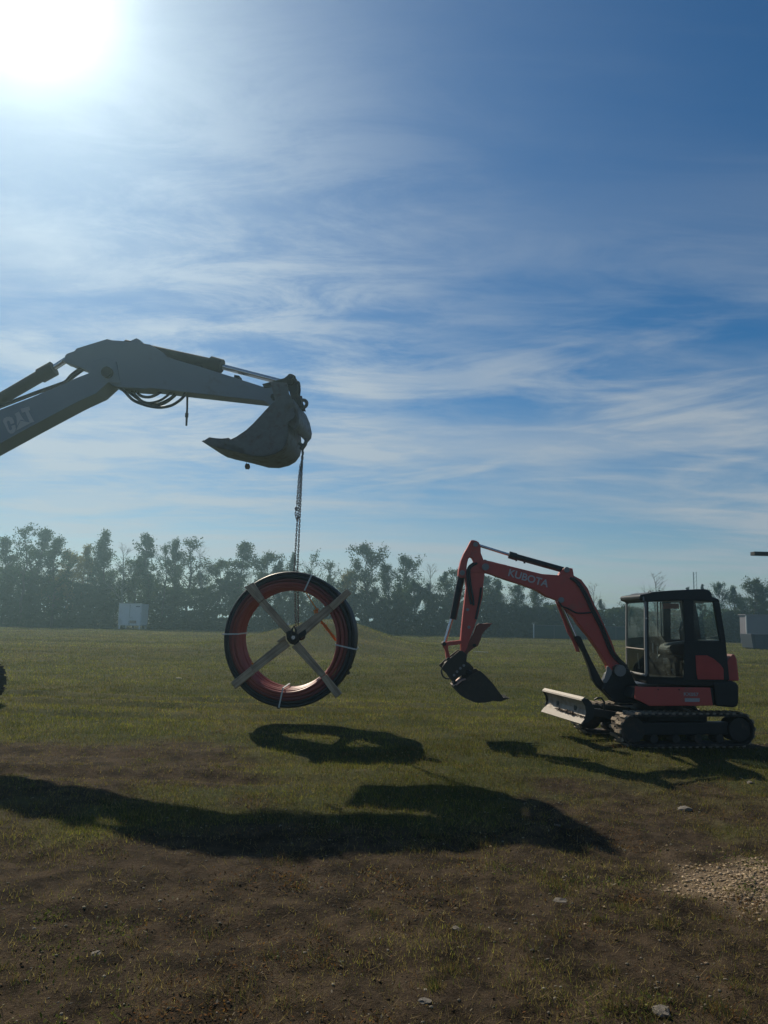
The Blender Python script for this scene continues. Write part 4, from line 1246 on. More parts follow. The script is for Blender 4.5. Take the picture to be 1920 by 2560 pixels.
    rp = root('orange_rope', tuple(g(1130, 600, 0.3)), 'frayed orange rope knotted over the upper right plank inside the coil', 'rope')
    obj('rope_length', MB().tube([g(1015, 415, D), g(1060, 490, D), g(1115, 575, D + .02), g(1130, 595, D + .05)], 0.011, 7), 'orange_rope', rp)
    obj('rope_length', MB().tube([g(1130, 600, D + .02), g(1150, 660, 0.12), g(1175, 722, 0.12), g(1212, 765, .12), g(1262, 830, .14), g(1300, 880, .15), g(1325, 918, .17)], [0.014, 0.016, 0.02, 0.028, 0.022, 0.026, 0.02], 7), 'orange_rope', rp)
    mb = MB(); rd = random.Random(6)
    for i in range(9):
        a = g(1115 + rd.uniform(-18, 22), 600 + rd.uniform(-18, 22), D + .09); mb.tube([a, a + Vector((rd.gauss(0, .03), rd.gauss(0, .01), rd.gauss(0, .03)))], 0.013, 5)
    obj('knot', mb, 'orange_rope', rp)
    mb = MB()
    for i in range(24):
        t = rd.random(); a = g(1180 + 140 * t + rd.uniform(-8, 8), 728 + 180 * t + rd.uniform(-8, 8), 0.13)
        mb.tube([a, a + Vector((rd.gauss(0, .03), rd.gauss(0, .02), rd.gauss(0, .03)))], 0.006, 4)
    obj('frayed_fibres', mb, 'orange_rope', rp)
    kb = g(448, 1150, fo + .05); obj('knot', MB().tube([kb, kb + Vector((.04, 0, -.01)), kb + Vector((.02, -.01, -.03))], 0.012, 6), 'orange_rope', rp)
build_coil()

# ------------------------------------------------------------------ red mini excavator
KB = Plane((4.93, 13.75, 0), (1, 0, 0))
def build_mini():
    P = KB
    C = Vector((4.93, 13.97, 0)); F = Vector((-math.cos(R(11)), -math.sin(R(11)), 0)); T = Vector((math.sin(R(11)), -math.cos(R(11)), 0)); Z = Vector((0, 0, 1))
    r = root('mini_excavator', tuple(C), 'red mini excavator with black cab, rubber tracks and raised front blade parked on the grass', 'mini excavator')
    U = lambda a, n, z: C + F * a + T * n + Z * z
    MU = Matrix((F, T, Z)).transposed()
    def ubox(name, a, n, z, size, mat, par=r, bev=0.015, M=None):
        return obj(name, MB().box(U(a, n, z), size, M or MU), mat, par, bevel=bev)
    # ---- tracks
    lug_me = None
    for sd_ in (1, -1):
        n0 = sd_ * 0.76; L = 0.96; rad = 0.255; wd = 0.19
        path = []
        for i in range(15): path.append((L + rad * math.sin(math.pi * i / 14), rad + 0.03 + rad * math.cos(math.pi * i / 14)))
        for i in range(15): path.append((-L - rad * math.sin(math.pi * i / 14), rad + 0.03 - rad * math.cos(math.pi * i / 14)))
        Wl = lambda a, z, o: U(a, n0 + o, z)
        # belt: a closed band with thickness
        n = len(path); ins = []
        for (a, z) in path:
            cx = min(max(a, -L), L); dx, dz = a - cx, z - rad - 0.03
            if abs(a) <= L: ins.append((a, z - 0.035 * (1 if dz > 0 else -1)))
            else:
                l = math.hypot(dx, dz); ins.append((cx + dx * (1 - 0.035 / l), rad + 0.03 + dz * (1 - 0.035 / l)))
        vs = [Wl(a, z, -wd) for a, z in path] + [Wl(a, z, wd) for a, z in path] + [Wl(a, z, wd) for a, z in ins] + [Wl(a, z, -wd) for a, z in ins]
        fs = []
        for i in range(n):
            j = (i + 1) % n
            for q in range(4):
                q2 = (q + 1) % 4; fs.append((q * n + i, q * n + j, q2 * n + j, q2 * n + i))
        tk = obj('track', MB().add(vs, fs), 'track_rubber', r)
        if lug_me is None:
            m_ = MB(); m_.box((0, -0.10, 0.012), (0.055, 0.17, 0.03)); m_.box((0.045, 0.10, 0.012), (0.055, 0.17, 0.03)); m_.box((0.02, 0.0, 0.01), (0.05, 0.07, 0.024))
            lug_me = mesh_mb('track_lug', m_, 'lug_mud', False)
        tot = 0; seg = []
        for i in range(n):
            p, q = path[i], path[(i + 1) % n]; l = math.hypot(q[0] - p[0], q[1] - p[1]); seg.append((tot, l, p, q)); tot += l
        for k in range(44):
            d = tot * k / 44
            for (t0, l, p, q) in seg:
                if t0 <= d < t0 + l: break
            f = (d - t0) / l; a = p[0] + (q[0] - p[0]) * f; z = p[1] + (q[1] - p[1]) * f
            X = (F * (q[0] - p[0]) + Z * (q[1] - p[1])).normalized(); Y = T * 1.0; Zo = X.cross(Y)
            cxx = min(max(a, -L), L)
            if (F * (a - cxx) + Z * (z - rad - 0.03)).dot(Zo) < 0: Zo = -Zo; Y = -Y
            pos = Wl(a, z, 0)
            inst('track_lug', lug_me, tk, Matrix(((X.x, Y.x, Zo.x, pos.x), (X.y, Y.y, Zo.y, pos.y), (X.z, Y.z, Zo.z, pos.z), (0, 0, 0, 1))))
        obj('idler', MB().tube([U(L, n0 - 0.13, rad + .03), U(L, n0 + 0.13, rad + .03)], 0.2, 20), 'dark_steel', tk, bevel=0.01)
        obj('sprocket', MB().tube([U(-L, n0 - 0.13, rad + .03), U(-L, n0 + 0.15, rad + .03)], 0.2, 18), 'dark_steel', tk, bevel=0.01)
        for i in range(4):
            a = -0.6 + i * 0.4; obj('roller', MB().tube([U(a, n0 - 0.1, 0.14), U(a, n0 + 0.13, 0.14)], 0.07, 12), 'dark_steel', tk)
        obj('track_frame', MB().box(U(0, n0, 0.3), (1.7, 0.2, 0.2), MU), 'cab_black', tk, bevel=0.02)
    ubox('carbody', 0, 0, 0.42, (1.1, 1.25, 0.22), 'cab_black')
    obj('swing_ring', MB().tube([U(0, 0, 0.5), U(0, 0, 0.66)], 0.42, 28), 'dark_steel', r)
    # ---- blade
    bh = 0.82
    bl = [(1.60, 0.37), (1.66, 0.43), (1.625, 0.55), (1.635, 0.64), (1.70, 0.755)]
    blw = [(1.70, 0.755), (1.65, 0.71), (1.62, 0.65), (1.608, 0.58), (1.625, 0.515), (1.66, 0.47)]
    Wb = lambda a, z, o: U(a + 0.10, o - 0.04, z)
    bd = obj('blade', MB().strip(blw[::-1], 0.022, -bh, bh, Wb), 'blade_steel', r, bevel=0.003)
    bd['label'] = 'pale curved dozer blade raised in front of the tracks'
    obj('blade_top_edge', MB().prism([(1.725, 0.742), (1.71, 0.766), (1.665, 0.80), (1.635, 0.765), (1.69, 0.745)], -bh, bh, Wb), 'edge_steel', bd, bevel=0.003)
    obj('cutting_edge', MB().prism([(1.652, 0.478), (1.74, 0.375), (1.722, 0.362), (1.632, 0.468)], -bh - .01, bh + .01, Wb), 'edge_steel', bd, bevel=0.003)
    for s in (-1, 1):
        obj('end_plate', MB().prism([(1.72, 0.76), (1.655, 0.655), (1.64, 0.56), (1.665, 0.47), (1.70, 0.40), (1.62, 0.385), (1.52, 0.47), (1.50, 0.62), (1.55, 0.72), (1.62, 0.775)], s * bh - 0.012, s * bh + 0.012, Wb), 'cab_black', bd, bevel=0.003)
    obj('grab_loop', MB().tube([U(1.6, bh - 0.02, 0.76), U(1.56, bh + .0, 0.79), U(1.49, bh, 0.79), U(1.44, bh, 0.73), U(1.44, bh, 0.6)], 0.016, 8), 'cab_black', bd)
    mb = MB(); rd = random.Random(3)
    for i in range(70):
        n_ = -0.35 + 1.15 * i / 70 + rd.uniform(-.02, .02); s = rd.uniform(0.006, 0.019) * (1.25 if 10 < i < 45 else 0.7)
        c_ = U(1.672 + 0.10 + rd.uniform(-.008, .01), n_, 0.478 + s * 0.4 + rd.uniform(0, 0.012))
        mb.box(c_, (s * 2, s * 2.4, s * 1.4), Euler((rd.random(), rd.random(), rd.random())).to_matrix())
    obj('mud_line', mb, 'mud', bd, bevel=0.004, seg=1)
    for s in (-1, 1):
        obj('blade_arm', MB().prism([(1.62, 0.62), (1.62, 0.5), (0.5, 0.3), (0.5, 0.46)], s * 0.36 - 0.05, s * 0.36 + 0.05, Wb), 'cab_black', r, bevel=0.01)
    obj('blade_cylinder', MB().tube([U(0.55, 0, 0.5), U(1.1, 0, 0.56), U(1.1, 0, 0.56), U(1.6, 0, 0.6)], [0.05, 0.05, 0.028, 0.028], 12), 'cab_black', r)

    # ---- upper structure (seen square on from its left side)
    s_ = lambda k, pts, off=0.0: prof(P, k(pts), off)
    NEAR = 0.72; FAR = -1.15
    ubx = lambda name, pts, o0, o1, mat, par=r, bev=0.012: obj(name, MB().prism(pts, min(o0, o1), max(o0, o1), P.W), mat, par, bevel=bev)
    ubx('deck', s_(k5, [(745, 870), (760, 800), (1320, 800), (1330, 925), (860, 930), (800, 905)], 0.65), -1.1, 0.66, 'cab_black')
    sp = ubx('side_panel', s_(k5, [(768, 786), (800, 793), (1304, 798), (1312, 850), (1324, 928), (870, 930), (806, 897), (765, 880)], NEAR), 0.675, NEAR, 'machine_red', bev=0.014)
    a, z = s_(k5, [(1112, 855)], NEAR)[0]
    lettering('KX057', 0.075, 0.001, P.W, a, z, -0.01, NEAR + 0.003, 'faded_decal', 'lettering', sp, bold=0.002, sx=1.15)
    ubx('decal', s_(k5, [(1120, 874), (1228, 874), (1226, 900), (1122, 900)], NEAR), NEAR + 0.001, NEAR + 0.004, 'faded_decal', sp, bev=0)
    for u in (930, 1080):
        a, z = s_(k5, [(u, 812)], NEAR)[0]; obj('panel_bolt', MB().tube([P.W(a, z, NEAR), P.W(a, z, NEAR + 0.008)], 0.012, 8), 'dark_steel', sp)
    cw = [(a, z) for a, z in s_(k7, [(1215, 1300), (1235, 1400), (1255, 1570), (1500, 1590), (1562, 1575), (1588, 1520), (1590, 1320), (1560, 1275), (1500, 1250), (1215, 1262)], 0.55)]
    # counterweight: rounded in plan, built as stacked side profiles shrinking to the sides
    mb = MB(); offs = [NEAR - 0.02, 0.5, 0.0, -0.4, -0.9, -1.12]; back = [0.86, 0.97, 1.0, 1.0, 0.95, 0.8]
    amin = min(a for a, z in cw); n = len(cw); vs = []
    for o, kf in zip(offs, back):
        vs += [P.W(amin + (a - amin) * kf, z, o) for a, z in cw]
    fs = [tuple(range(n)), tuple(range(len(vs) - 1, len(vs) - n - 1, -1))]
    for j in range(len(offs) - 1):
        fs += [(j * n + i, j * n + (i + 1) % n, (j + 1) * n + (i + 1) % n, (j + 1) * n + i) for i in range(n)]
    obj('counterweight', MB().add(vs, fs), 'cab_black', r, bevel=0.03)
    ubx('engine_cover', s_(k7, [(1340, 1240), (1350, 1000), (1425, 900), (1455, 905), (1480, 960), (1512, 1242)], 0.3), -1.05, 0.55, 'machine_red', bev=0.05)
    # ---- cab
    cb = ubx('cab', s_(k7, [(405, 1195), (420, 1300), (1225, 1330), (1470, 1262), (1462, 1235)], NEAR), -0.32, NEAR - 0.03, 'cab_black')
    cb['label'] = 'black glazed operator cab'
    cp = lambda name, pts, o0, o1, mat='cab_black', bev=0.008: ubx(name, s_(k7, pts, NEAR), o0, o1, mat, cb, bev)
    cp('roof', [(300, 165), (310, 140), (430, 118), (470, 103), (720, 82), (1060, 66), (1160, 66), (1195, 76), (1228, 105), (1240, 135), (1242, 165), (1330, 196), (1345, 235), (1215, 228), (1000, 214), (860, 214), (500, 222), (400, 232), (310, 200)], -0.34, NEAR + 0.012, bev=0.03)
    cp('rear_post', [(1262, 215), (1340, 228), (1372, 420), (1425, 745), (1352, 745), (1310, 500)], NEAR - 0.06, NEAR)
    cp('rear_post', [(1262, 215), (1340, 228), (1372, 420), (1425, 745), (1352, 745), (1310, 500)], -0.32, -0.26)
    cp('door_post', [(872, 210), (1008, 212), (1014, 742), (896, 742)], NEAR - 0.07, NEAR)
    cp('door_post', [(880, 210), (990, 212), (994, 742), (900, 742)], -0.32, -0.26)
    for o0, o1 in ((NEAR - 0.05, NEAR - 0.005), (-0.32, -0.28)):
        cp('rear_side_panel', [(896, 738), (1425, 738), (1472, 1245), (1240, 1262), (880, 1255)], o0, o1)
    cp('front_post', [(372, 215), (398, 215), (400, 560), (404, 900), (412, 1160), (395, 1200), (380, 1150), (372, 700)], NEAR - 0.05, NEAR, 'cab_grey', 0.01)
    cp('front_post', [(372, 215), (398, 215), (400, 560), (404, 900), (412, 1160), (395, 1200), (380, 1150), (372, 700)], -0.32, -0.27, 'cab_grey', 0.01)
    cp('door_hinge_post', [(400, 225), (424, 225), (426, 740), (432, 1240), (412, 1240), (402, 740)], NEAR - 0.06, NEAR - 0.005)
    cp('far_side_panel', [(400, 715), (900, 690), (900, 1255), (410, 1250)], -0.32, -0.28)
    cp('rear_wall', [(1425, 740), (1350, 740), (1400, 1240), (1470, 1240)], -0.3, NEAR - 0.06)
    # windscreen: frame from near to far front post
    A = [s_(k7, [p], NEAR)[0] for p in ((378, 215), (378, 850), (388, 1185))]
    def bar(name, pt, mat, rr, o0=-0.28, o1=NEAR - 0.02):
        obj(name, MB().tube([P.W(pt[0], pt[1], o0), P.W(pt[0], pt[1], o1)], rr, 8), mat, cb)
    bar('windscreen_bar', A[1], 'edge_steel', 0.013)
    bar('windscreen_rail', A[0], 'cab_black', 0.03); bar('windscreen_rail', A[2], 'cab_grey', 0.022)
    def pane(name, p0, p1, o0, o1):
        obj(name, MB().add([P.W(p0[0], p0[1], o0), P.W(p1[0], p1[1], o0), P.W(p1[0], p1[1], o1), P.W(p0[0], p0[1], o1)], [(0, 1, 2, 3)]), 'cab_glass', cb, smooth=False)
    pane('windscreen', A[0], A[1], -0.27, NEAR - 0.05); pane('lower_windscreen', A[1], A[2], -0.27, NEAR - 0.05)
    def side_pane(name, pts, o):
        pp = s_(k7, pts, NEAR); obj(name, MB().add([P.W(a, z, o) for a, z in pp], [tuple(range(len(pp)))]), 'cab_glass', cb, smooth=False)
    side_pane('door_glass', [(426, 222), (874, 208), (898, 740), (884, 1250), (430, 1245)], NEAR - 0.03)
    side_pane('quarter_glass', [(1008, 212), (1264, 218), (1352, 740), (1012, 740)], NEAR - 0.03)
    side_pane('far_side_glass', [(400, 225), (1264, 218), (1352, 740), (400, 720)], -0.30)
    pr = [s_(k7, [p], NEAR)[0] for p in ((1335, 235), (1420, 745))]
    pane('rear_glass', pr[0], pr[1], -0.26, NEAR - 0.06)
    # pale window frame and sticker on the far side
    ff = -0.265
    cpf = lambda name, pts, o0, o1, mat: ubx(name, s_(k7, pts, ff), o0, o1, mat, cb, 0.004)
    cpf('window_frame', [(528, 225), (546, 225), (552, 700), (536, 700)], ff - .02, ff, 'cab_grey')
    cpf('window_frame', [(572, 222), (590, 222), (598, 700), (580, 700)], ff - .02, ff, 'cab_grey')
    cpf('window_frame', [(590, 214), (840, 210), (862, 222), (868, 250), (820, 244), (606, 246)], ff - .02, ff, 'cab_grey')
    cpf('window_frame', [(822, 244), (866, 248), (888, 640), (872, 640), (838, 330)], ff - .02, ff, 'cab_grey')
    cpf('sticker', [(610, 252), (814, 250), (816, 318), (612, 322)], ff + 0.003, ff + 0.006, 'machine_red')
    # inside: seat, console, levers with rubber boots, steering column
    i_ = lambda x, y, o=0.2: P.p(*k7([(x, y)])[0], o)
    se = ubx('seat', s_(k7, [(610, 850), (640, 790), (700, 765), (890, 745), (1000, 735), (1010, 900), (900, 940), (640, 900)], 0.2), -0.08, 0.42, 'seat_black', cb, 0.04)
    ubx('seat_back', s_(k7, [(905, 860), (880, 600), (900, 480), (975, 470), (1010, 620), (1020, 860)], 0.2), -0.06, 0.40, 'seat_black', se, 0.05)
    ubx('armrest', s_(k7, [(720, 755), (890, 735), (892, 765), (640, 800), (618, 790)], 0.45), 0.42, 0.5, 'cab_grey', se, 0.015)
    ubx('seat_base', s_(k7, [(700, 930), (950, 930), (960, 1240), (720, 1240)], 0.2), -0.05, 0.38, 'cab_black', cb, 0.02)
    ubx('front_console', s_(k7, [(430, 1240), (440, 1000), (520, 900), (560, 930), (600, 1240)], -0.1), -0.26, 0.1, 'cab_black', cb, 0.02)
    for x, y0, y1 in ((540, 800, 960), (480, 750, 900), (860, 800, 950)):
        lv = obj('lever', MB().tube([i_(x, y1, 0.35), i_(x - 4, y0, 0.35)], 0.012, 8), 'chrome', cb)
        obj('lever_knob', MB().tube([i_(x - 4, y0 + 10, 0.35), i_(x - 5, y0 - 22, 0.35)], [0.022, 0.028], 10), 'rubber', lv)
    bt = None
    for i in range(4):
        b_ = obj('boot_ring', MB().ring(i_(640, 965 + i * 20, 0.4), 0.032, 0.008, (0, 0, 1), 14, 6), 'cab_grey', cb)
    obj('pedal_lever', MB().tube([i_(735, 1100, 0.3), i_(770, 1190, 0.3)], [0.035, 0.02], 8), 'cab_grey', cb)
    # things on the cab: lamp, mirror, grab rail, lifting ring
    lp = ubx('work_light', s_(k7, [(130, 157), (218, 157), (210, 205), (165, 212), (142, 190)], -0.25), -0.32, -0.2, 'cab_black', cb, 0.01)
    mr = ubx('mirror', s_(k7, [(150, 290), (190, 290), (195, 350), (160, 352)], -0.3), -0.4, -0.34, 'cab_grey', cb, 0.01)
    obj('mirror_arm', MB().tube([i_(165, 340, -0.34), i_(150, 400, -.34), i_(145, 470, -.34), i_(170, 560, -.32)], 0.01, 6), 'cab_grey', mr)
    obj('grab_rail', MB().tube([i_(240, 200, 0.1), i_(250, 175, .3), i_(330, 158, .7), i_(352, 170, .72), i_(356, 215, .72)], 0.018, 8), 'cab_grey', cb)
    obj('lifting_ring', MB().ring(i_(438, 106, NEAR - 0.06), 0.022, 0.008, (0.3, 1, 0), 14, 6), 'cab_grey', cb)
    obj('roof_bolt', MB().tube([i_(562, 92, .6), i_(562, 80, .6)], 0.016, 8), 'cab_black', cb)
    obj('wiper', MB().tube([i_(300, 1100, .2), i_(280, 900, .25)], 0.01, 6), 'cab_grey', cb)
    a, z = s_(k7, [(385, 445)], NEAR)[0]
    obj('door_latch', MB().box(P.W(a, z, NEAR + 0.015), (0.03, 0.02, 0.02)), 'chrome', cb)
    mm = principled('cab_red_panel', (0.42, 0.05, 0.04), 0.6, var=0.2)
    ubx('engine_side_grille', s_(k7, [(1030, 925), (1180, 925), (1260, 965), (1350, 1040), (1392, 1100), (1396, 1240), (1058, 1236), (1040, 1150)], NEAR), NEAR - 0.004, NEAR + 0.008, mm, cb, 0.01)

    # ---- swing post and boom
    ubx('swing_bracket', s_(k5, [(512, 800), (560, 700), (600, 660), (645, 645), (700, 660), (745, 760), (775, 790), (768, 900), (600, 898), (575, 868), (540, 832)], 0), -0.16, 0.2, 'cab_black', bev=0.02)
    ubx('swing_bracket_ear', s_(k9, [(700, 1060), (730, 1000), (790, 800), (800, 690), (850, 680), (950, 800), (930, 900), (880, 1020), (800, 1110), (730, 1120)], .2), 0.16, 0.2, 'cab_grey', bev=0.01)
    ubx('swing_bracket_ear', s_(k9, [(950, 700), (1010, 660), (1100, 660), (1200, 760), (1180, 880), (1060, 920), (960, 860)], .2), 0.17, 0.23, 'dark_steel', bev=0.01)
    outer = s_(k4, [(545, 300), (600, 318), (760, 352), (1100, 436), (1262, 448)]) + s_(k4, [(1300, 384), (1336, 376), (1388, 384), (1400, 452), (1470, 490), (1530, 570), (1600, 740)])
    outer += s_(k5, [(480, 232), (530, 342), (590, 475), (618, 560), (645, 600), (650, 650), (620, 690), (575, 685)])
    inner = s_(k5, [(558, 640), (500, 540), (430, 440), (350, 340), (325, 300), (270, 245), (205, 190)])
    inner += s_(k4, [(1250, 685), (1200, 665), (1150, 650), (1060, 590), (900, 532), (760, 488), (620, 436), (560, 420), (520, 380), (525, 330)])
    bm_ = ubx('boom', outer + inner, -0.11, 0.11, 'machine_red', bev=0.012)
    # side plate over the lower bend, a touch proud
    # lettering along the boom
    (a0, z0), (a1, z1) = s_(k4, [(786, 448), (1060, 528)], 0.11)
    lettering('KUBOTA', 0.178, 0.001, P.W, a0, z0, math.atan2(z1 - z0, a1 - a0), 0.1125, 'white_decal', 'lettering', bm_, bold=0.004, sx=1.02)
    (a, z) = s_(k4, [(1365, 400)], 0)[0]
    obj('lifting_eye', MB().ring(P.p(*k4([(1372, 402)])[0], 0), 0.035, 0.014, P.N, 16, 8), 'machine_red', bm_)
    k = lambda kk, x, y, o=0.0: P.p(*kk([(x, y)])[0], o)
    def pin(p, rr, w=0.17, mat='dark_steel', par=r, name='pin'):
        return obj(name, MB().tube([p + P.N * w, p - P.N * w], rr, 16), mat, par)
    pin(k(k4, 570, 372), 0.062, mat='cab_grey'); pin(k(k4, 1330, 398), 0.05, 0.14, 'cab_grey'); pin(k(k4, 1278, 680), 0.05, 0.14, 'cab_grey'); pin(k(k9, 1040, 770), 0.10, 0.24, 'cab_grey')
    # hose bundle along the back of the boom
    def hose(kk, pts, rr, o, par=r, mat='rubber'):
        P3 = [k(kk, x, y, o) for x, y in pts]; out = []
        for i in range(len(P3) - 1):
            p0 = P3[max(i - 1, 0)]; p1 = P3[i]; p2 = P3[i + 1]; p3 = P3[min(i + 2, len(P3) - 1)]
            for s in range(5):
                t = s / 5; out.append(0.5 * ((2 * p1) + (p2 - p0) * t + (2 * p0 - 5 * p1 + 4 * p2 - p3) * t * t + (3 * p1 - p0 - 3 * p2 + p3) * t ** 3))
        out.append(P3[-1]); return obj('hose', MB().tube(out, rr, 8), mat, par)
    for j, (o, dx) in enumerate(((0.13, 0), (0.13, -22), (0.08, 12), (0.0, 10), (-0.08, 8))):
        hose(k4, [(1400 + dx, 470), (1450 + dx, 505), (1500 + dx, 570), (1550 + dx, 660), (1585 + dx, 740), (1630 + dx, 830)] + [((p[0] - 1060) * 3.7705 + dx, (p[1] - 1320) * 3.7705) for p in k5([(540, 380), (600, 530), (640, 590), (690, 640), (700, 680), (680, 720)])], 0.021, o)
    hose(k4, [(568, 300), (610, 318), (660, 330), (720, 350), (790, 372)], 0.012, 0.08)
    hose(k4, [(570, 308), (640, 322), (700, 338), (780, 356)], 0.012, -0.05)
    hose(k4, [(1270, 690), (1300, 735), (1360, 760), (1440, 800), (1540, 800), (1600, 790)], 0.014, 0.125)
    # arm cylinder on the boom
    obj('cylinder_rod', MB().tube([k(k4, 480, 152), k(k4, 820, 258)], 0.026, 12), 'chrome', r)
    bar_ = obj('cylinder_barrel', MB().tube([k(k4, 815, 256), k(k4, 1330, 400)], 0.054, 16), 'cab_black', r)
    obj('cylinder_gland', MB().tube([k(k4, 800, 252), k(k4, 868, 272)], 0.066, 16), 'cab_black', bar_)
    for xy, xy2 in (((845, 232), (850, 262)), ((872, 312), (866, 280)), ((948, 334), (944, 300))):
        obj('fitting', MB().tube([k(k4, *xy), k(k4, *xy2)], 0.018, 8), 'dark_steel', bar_)
    # lift cylinder under the boom with its red guard
    obj('cylinder_rod', MB().tube([k(k4, 1278, 680), k(k5, 338, 432)], 0.03, 12), 'chrome', r)
    ubx('cylinder_guard', s_(k5, [(205, 188), (240, 205), (300, 330), (345, 428), (378, 545), (352, 542), (325, 470), (285, 400), (262, 330)]), -0.09, -0.05, 'machine_red', bev=0.006)
    ubx('lift_cylinder', s_(k5, [(325, 432), (350, 425), (372, 432), (410, 520), (450, 605), (535, 765), (600, 880), (565, 862), (490, 792), (452, 735), (430, 655), (388, 545)]), -0.075, 0.075, 'cab_black', bev=0.025)
    # ---- dipper arm: two cheeks with the oval opening, and the box section below
    head = [(455, 118), (486, 124), (512, 140), (528, 180), (530, 240), (552, 296), (566, 350), (566, 410), (552, 560), (546, 650), (520, 745)]
    hole = [(430, 276), (448, 282), (460, 305), (456, 325), (430, 345), (405, 370), (396, 388), (400, 340), (412, 295)]
    # cheek outline that walks round the hole by a cut from the left edge
    left = [(438, 120), (405, 185), (370, 245), (345, 305)]
    cheek = head + [(500, 900), (440, 1010), (400, 1140), (345, 1170), (340, 1060), (365, 800), (390, 560), (378, 470), (330, 470), (318, 450), (322, 400), (345, 305)] 
    # split: upper ring as a thick loop around the opening
    up_poly = s_(k4, [(345, 305), (370, 245), (405, 185), (438, 120), (455, 117), (486, 124), (512, 140), (528, 180), (530, 240), (552, 296), (566, 350), (566, 410), (540, 420), (400, 420), (396, 388), (398, 365), (405, 330), (414, 296), (430, 276), (448, 282), (460, 305), (458, 322)][:22])
    ring_left = [(318, 452), (322, 400), (345, 305), (370, 245), (405, 185), (438, 120), (455, 117), (450, 200), (430, 276), (412, 296), (400, 345), (396, 390), (400, 430), (380, 470), (335, 472)]
    ring_right = [(455, 117), (486, 124), (512, 140), (528, 180), (530, 240), (552, 296), (566, 350), (566, 420), (430, 420), (438, 380), (462, 340), (466, 320), (460, 302), (448, 282), (430, 276), (450, 200)]
    body = [(380, 440), (400, 422), (566, 418), (552, 560), (546, 650), (524, 740), (505, 830), (478, 905), (440, 1010), (402, 1130), (372, 1180), (345, 1165), (340, 1060), (365, 800), (394, 560)]
    am = ubx('arm', s_(k4, body), -0.085, 0.085, 'machine_red', bev=0.012)
    am['label'] = 'red digging arm hanging from the boom tip'
    ubx('arm_head', s_(k4, ring_left), -0.10, 0.10, 'machine_red', am, 0.01)
    ubx('arm_head', s_(k4, ring_right), -0.098, 0.098, 'machine_red', am, 0.01)
    pin(k(k4, 480, 160), 0.045, 0.12, 'cab_grey', am); pin(k(k4, 355, 425), 0.045, 0.12, 'cab_grey', am)
    hose(k4, [(470, 330), (425, 365), (408, 420), (415, 520), (430, 640), (445, 720)], 0.02, 0.1, am)
    hose(k4, [(500, 330), (440, 370), (428, 430), (440, 540), (460, 650), (468, 730)], 0.02, 0.11, am)
    hose(k4, [(540, 560), (520, 700), (500, 800), (488, 860)], 0.02, 0.1, am)
    for x, y in ((405, 770), (418, 935)):
        pin(k(k4, x, y, 0), 0.028, 0.09, 'cab_grey', am, 'boss')
    # bucket cylinder down the left of the arm
    obj('cylinder_barrel', MB().tube([k(k4, 357, 430), k(k4, 272, 860)], 0.062, 16), 'cab_black', r)
    obj('cylinder_rod', MB().tube([k(k4, 262, 850), k(k4, 193, 1085)], 0.03, 12), 'chrome', r)
    # linkage
    ubx('link', s_(k8, [(190, 60), (215, 35), (260, 38), (545, 0), (560, 60), (545, 72), (300, 105), (215, 115), (192, 95)]), 0.09, 0.125, 'machine_red', bev=0.006)
    ubx('link', s_(k8, [(190, 60), (215, 35), (260, 38), (545, 0), (560, 60), (545, 72), (300, 105), (215, 115), (192, 95)]), -0.125, -0.09, 'machine_red', bev=0.006)
    ubx('link', s_(k8, [(190, 95), (240, 85), (300, 110), (300, 170), (340, 330), (300, 400), (270, 370), (250, 220), (225, 150)]), -0.07, 0.07, 'machine_red', bev=0.01)
    pin(k(k8, 218, 68), 0.035, 0.15); pin(k(k8, 300, 360), 0.035, 0.13); pin(k(k8, 560, 330), 0.04, 0.13)
    # thumb folded against the arm
    th = ubx('thumb', s_(k4, [(352, 1190), (385, 1120), (440, 1040), (470, 985), (492, 920), (520, 900), (556, 902), (600, 896), (640, 898), (612, 930), (572, 965), (545, 1000), (530, 1050), (505, 1112), (460, 1135), (412, 1175), (395, 1230), (360, 1240)]), -0.06, 0.06, 'rust_brown', bev=0.01)
    pin(k(k4, 470, 1105), 0.03, 0.09, 'dark_steel', th)
    # quick coupler
    cp_ = ubx('quick_coupler', s_(k8, [(140, 480), (240, 385), (300, 345), (400, 262), (500, 188), (560, 200), (640, 270), (632, 395), (700, 438), (770, 520), (820, 588), (730, 640), (640, 560), (560, 600), (575, 680), (530, 690), (440, 790), (380, 780), (345, 735), (280, 640), (200, 560), (170, 520)]), -0.16, -0.12, 'coupler_steel', bev=0.006)
    ubx('coupler_cheek', s_(k8, [(175, 500), (260, 395), (350, 320), (500, 188), (560, 200), (640, 270), (632, 395), (700, 438), (770, 520), (742, 560), (690, 525), (640, 545), (600, 650), (560, 650), (500, 680), (440, 700), (425, 780), (350, 735), (330, 690), (290, 640), (200, 560)]), 0.12, 0.16, 'coupler_steel', cp_, 0.006)
    ubx('coupler_deck', s_(k8, [(230, 430), (500, 230), (600, 330), (400, 560), (300, 600), (220, 540)]), -0.12, 0.12, 'coupler_steel', cp_, 0.006)
    for x, y in ((582, 470), (518, 522), (455, 585), (400, 650)):
        pin(k(k8, x, y), 0.022, 0.172, 'cab_grey', cp_, 'bolt')
    pin(k(k8, 690, 600), 0.035, 0.2, 'dark_steel', cp_); pin(k(k8, 420, 810), 0.035, 0.2, 'dark_steel', cp_)
    hose(k8, [(225, 470), (185, 560), (182, 620), (215, 690), (270, 725), (330, 725)], 0.014, 0.13, cp_)
    # bucket
    bw = 0.30
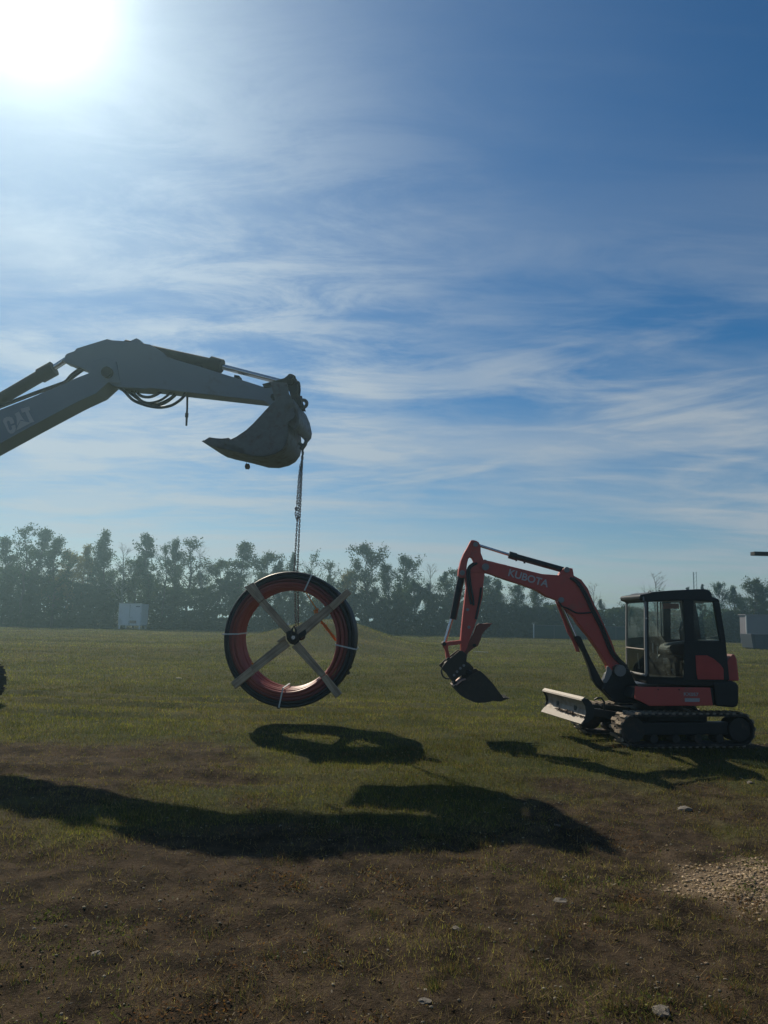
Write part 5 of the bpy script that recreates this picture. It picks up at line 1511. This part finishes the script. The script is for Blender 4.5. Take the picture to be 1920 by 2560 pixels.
    side = [(395, 870), (430, 925), (520, 1030), (610, 1090), (700, 1130), (790, 1170), (880, 1188), (1000, 1180), (1080, 1165), (1150, 1145), (1240, 1162), (1330, 1135), (1345, 1085), (1130, 800), (1010, 670), (905, 578), (858, 590), (820, 625), (730, 660), (640, 745), (520, 868), (440, 850)]
    bk = ubx('bucket', s_(k8, side, bw), bw - 0.02, bw, 'coupler_steel', bev=0)
    bk['label'] = 'small digging bucket hanging by the quick coupler'
    obj('side_plate', MB().prism(s_(k8, side, bw), -bw, -bw + 0.02, P.W), 'coupler_steel', bk)
    sh = s_(k8, [(395, 870), (430, 925), (520, 1030), (610, 1090), (700, 1130), (790, 1170), (880, 1188), (1000, 1180), (1080, 1165), (1150, 1145), (1240, 1162), (1340, 1135)], bw)
    obj('shell', MB().strip(sh, 0.02, -bw + .02, bw - .02, P.W), 'coupler_steel', bk)
    obj('top_plate', MB().strip(s_(k8, [(395, 870), (470, 835), (560, 760), (640, 735)], bw), -0.015, -bw + .02, bw - .02, P.W), 'sunlit_pink', bk)
    for o in (-0.12, 0.12):
        obj('bucket_ear', MB().prism(s_(k8, [(400, 880), (380, 800), (420, 760), (470, 790), (620, 640), (700, 570), (760, 600), (770, 660), (620, 780), (500, 900)]), o - 0.045, o - 0.02, P.W), 'coupler_steel', bk, bevel=0.004)
    for i in range(4):
        o = -bw + 0.05 + i * (2 * bw - 0.1) / 3
        obj('tooth', MB().prism(s_(k8, [(1240, 1150), (1330, 1090), (1380, 1082), (1485, 1105), (1400, 1125), (1290, 1165)], bw), o - 0.035, o + 0.035, P.W), 'coupler_steel', bk, bevel=0.004)
build_mini()

# ------------------------------------------------------------------ the hazy air
def build_haze():
    o = obj('haze', MB().box((0, 0, 7.4), (1900, 1900, 16.8)), None, None, smooth=False)
    m = bpy.data.materials.new('hazy_air'); m.use_nodes = True
    t = NT(m.node_tree); t.n.clear()
    out = t.add('ShaderNodeOutputMaterial'); v = t.add('ShaderNodeVolumePrincipled')
    v.inputs['Color'].default_value = (0.58, 0.90, 1.0, 1)
    v.inputs['Density'].default_value = 0.0018
    v.inputs['Anisotropy'].default_value = 0.79
    t.l.new(v.outputs[0], out.inputs['Volume'])
    o.data.materials.append(m)
    tag(o, kind='stuff')
build_haze()
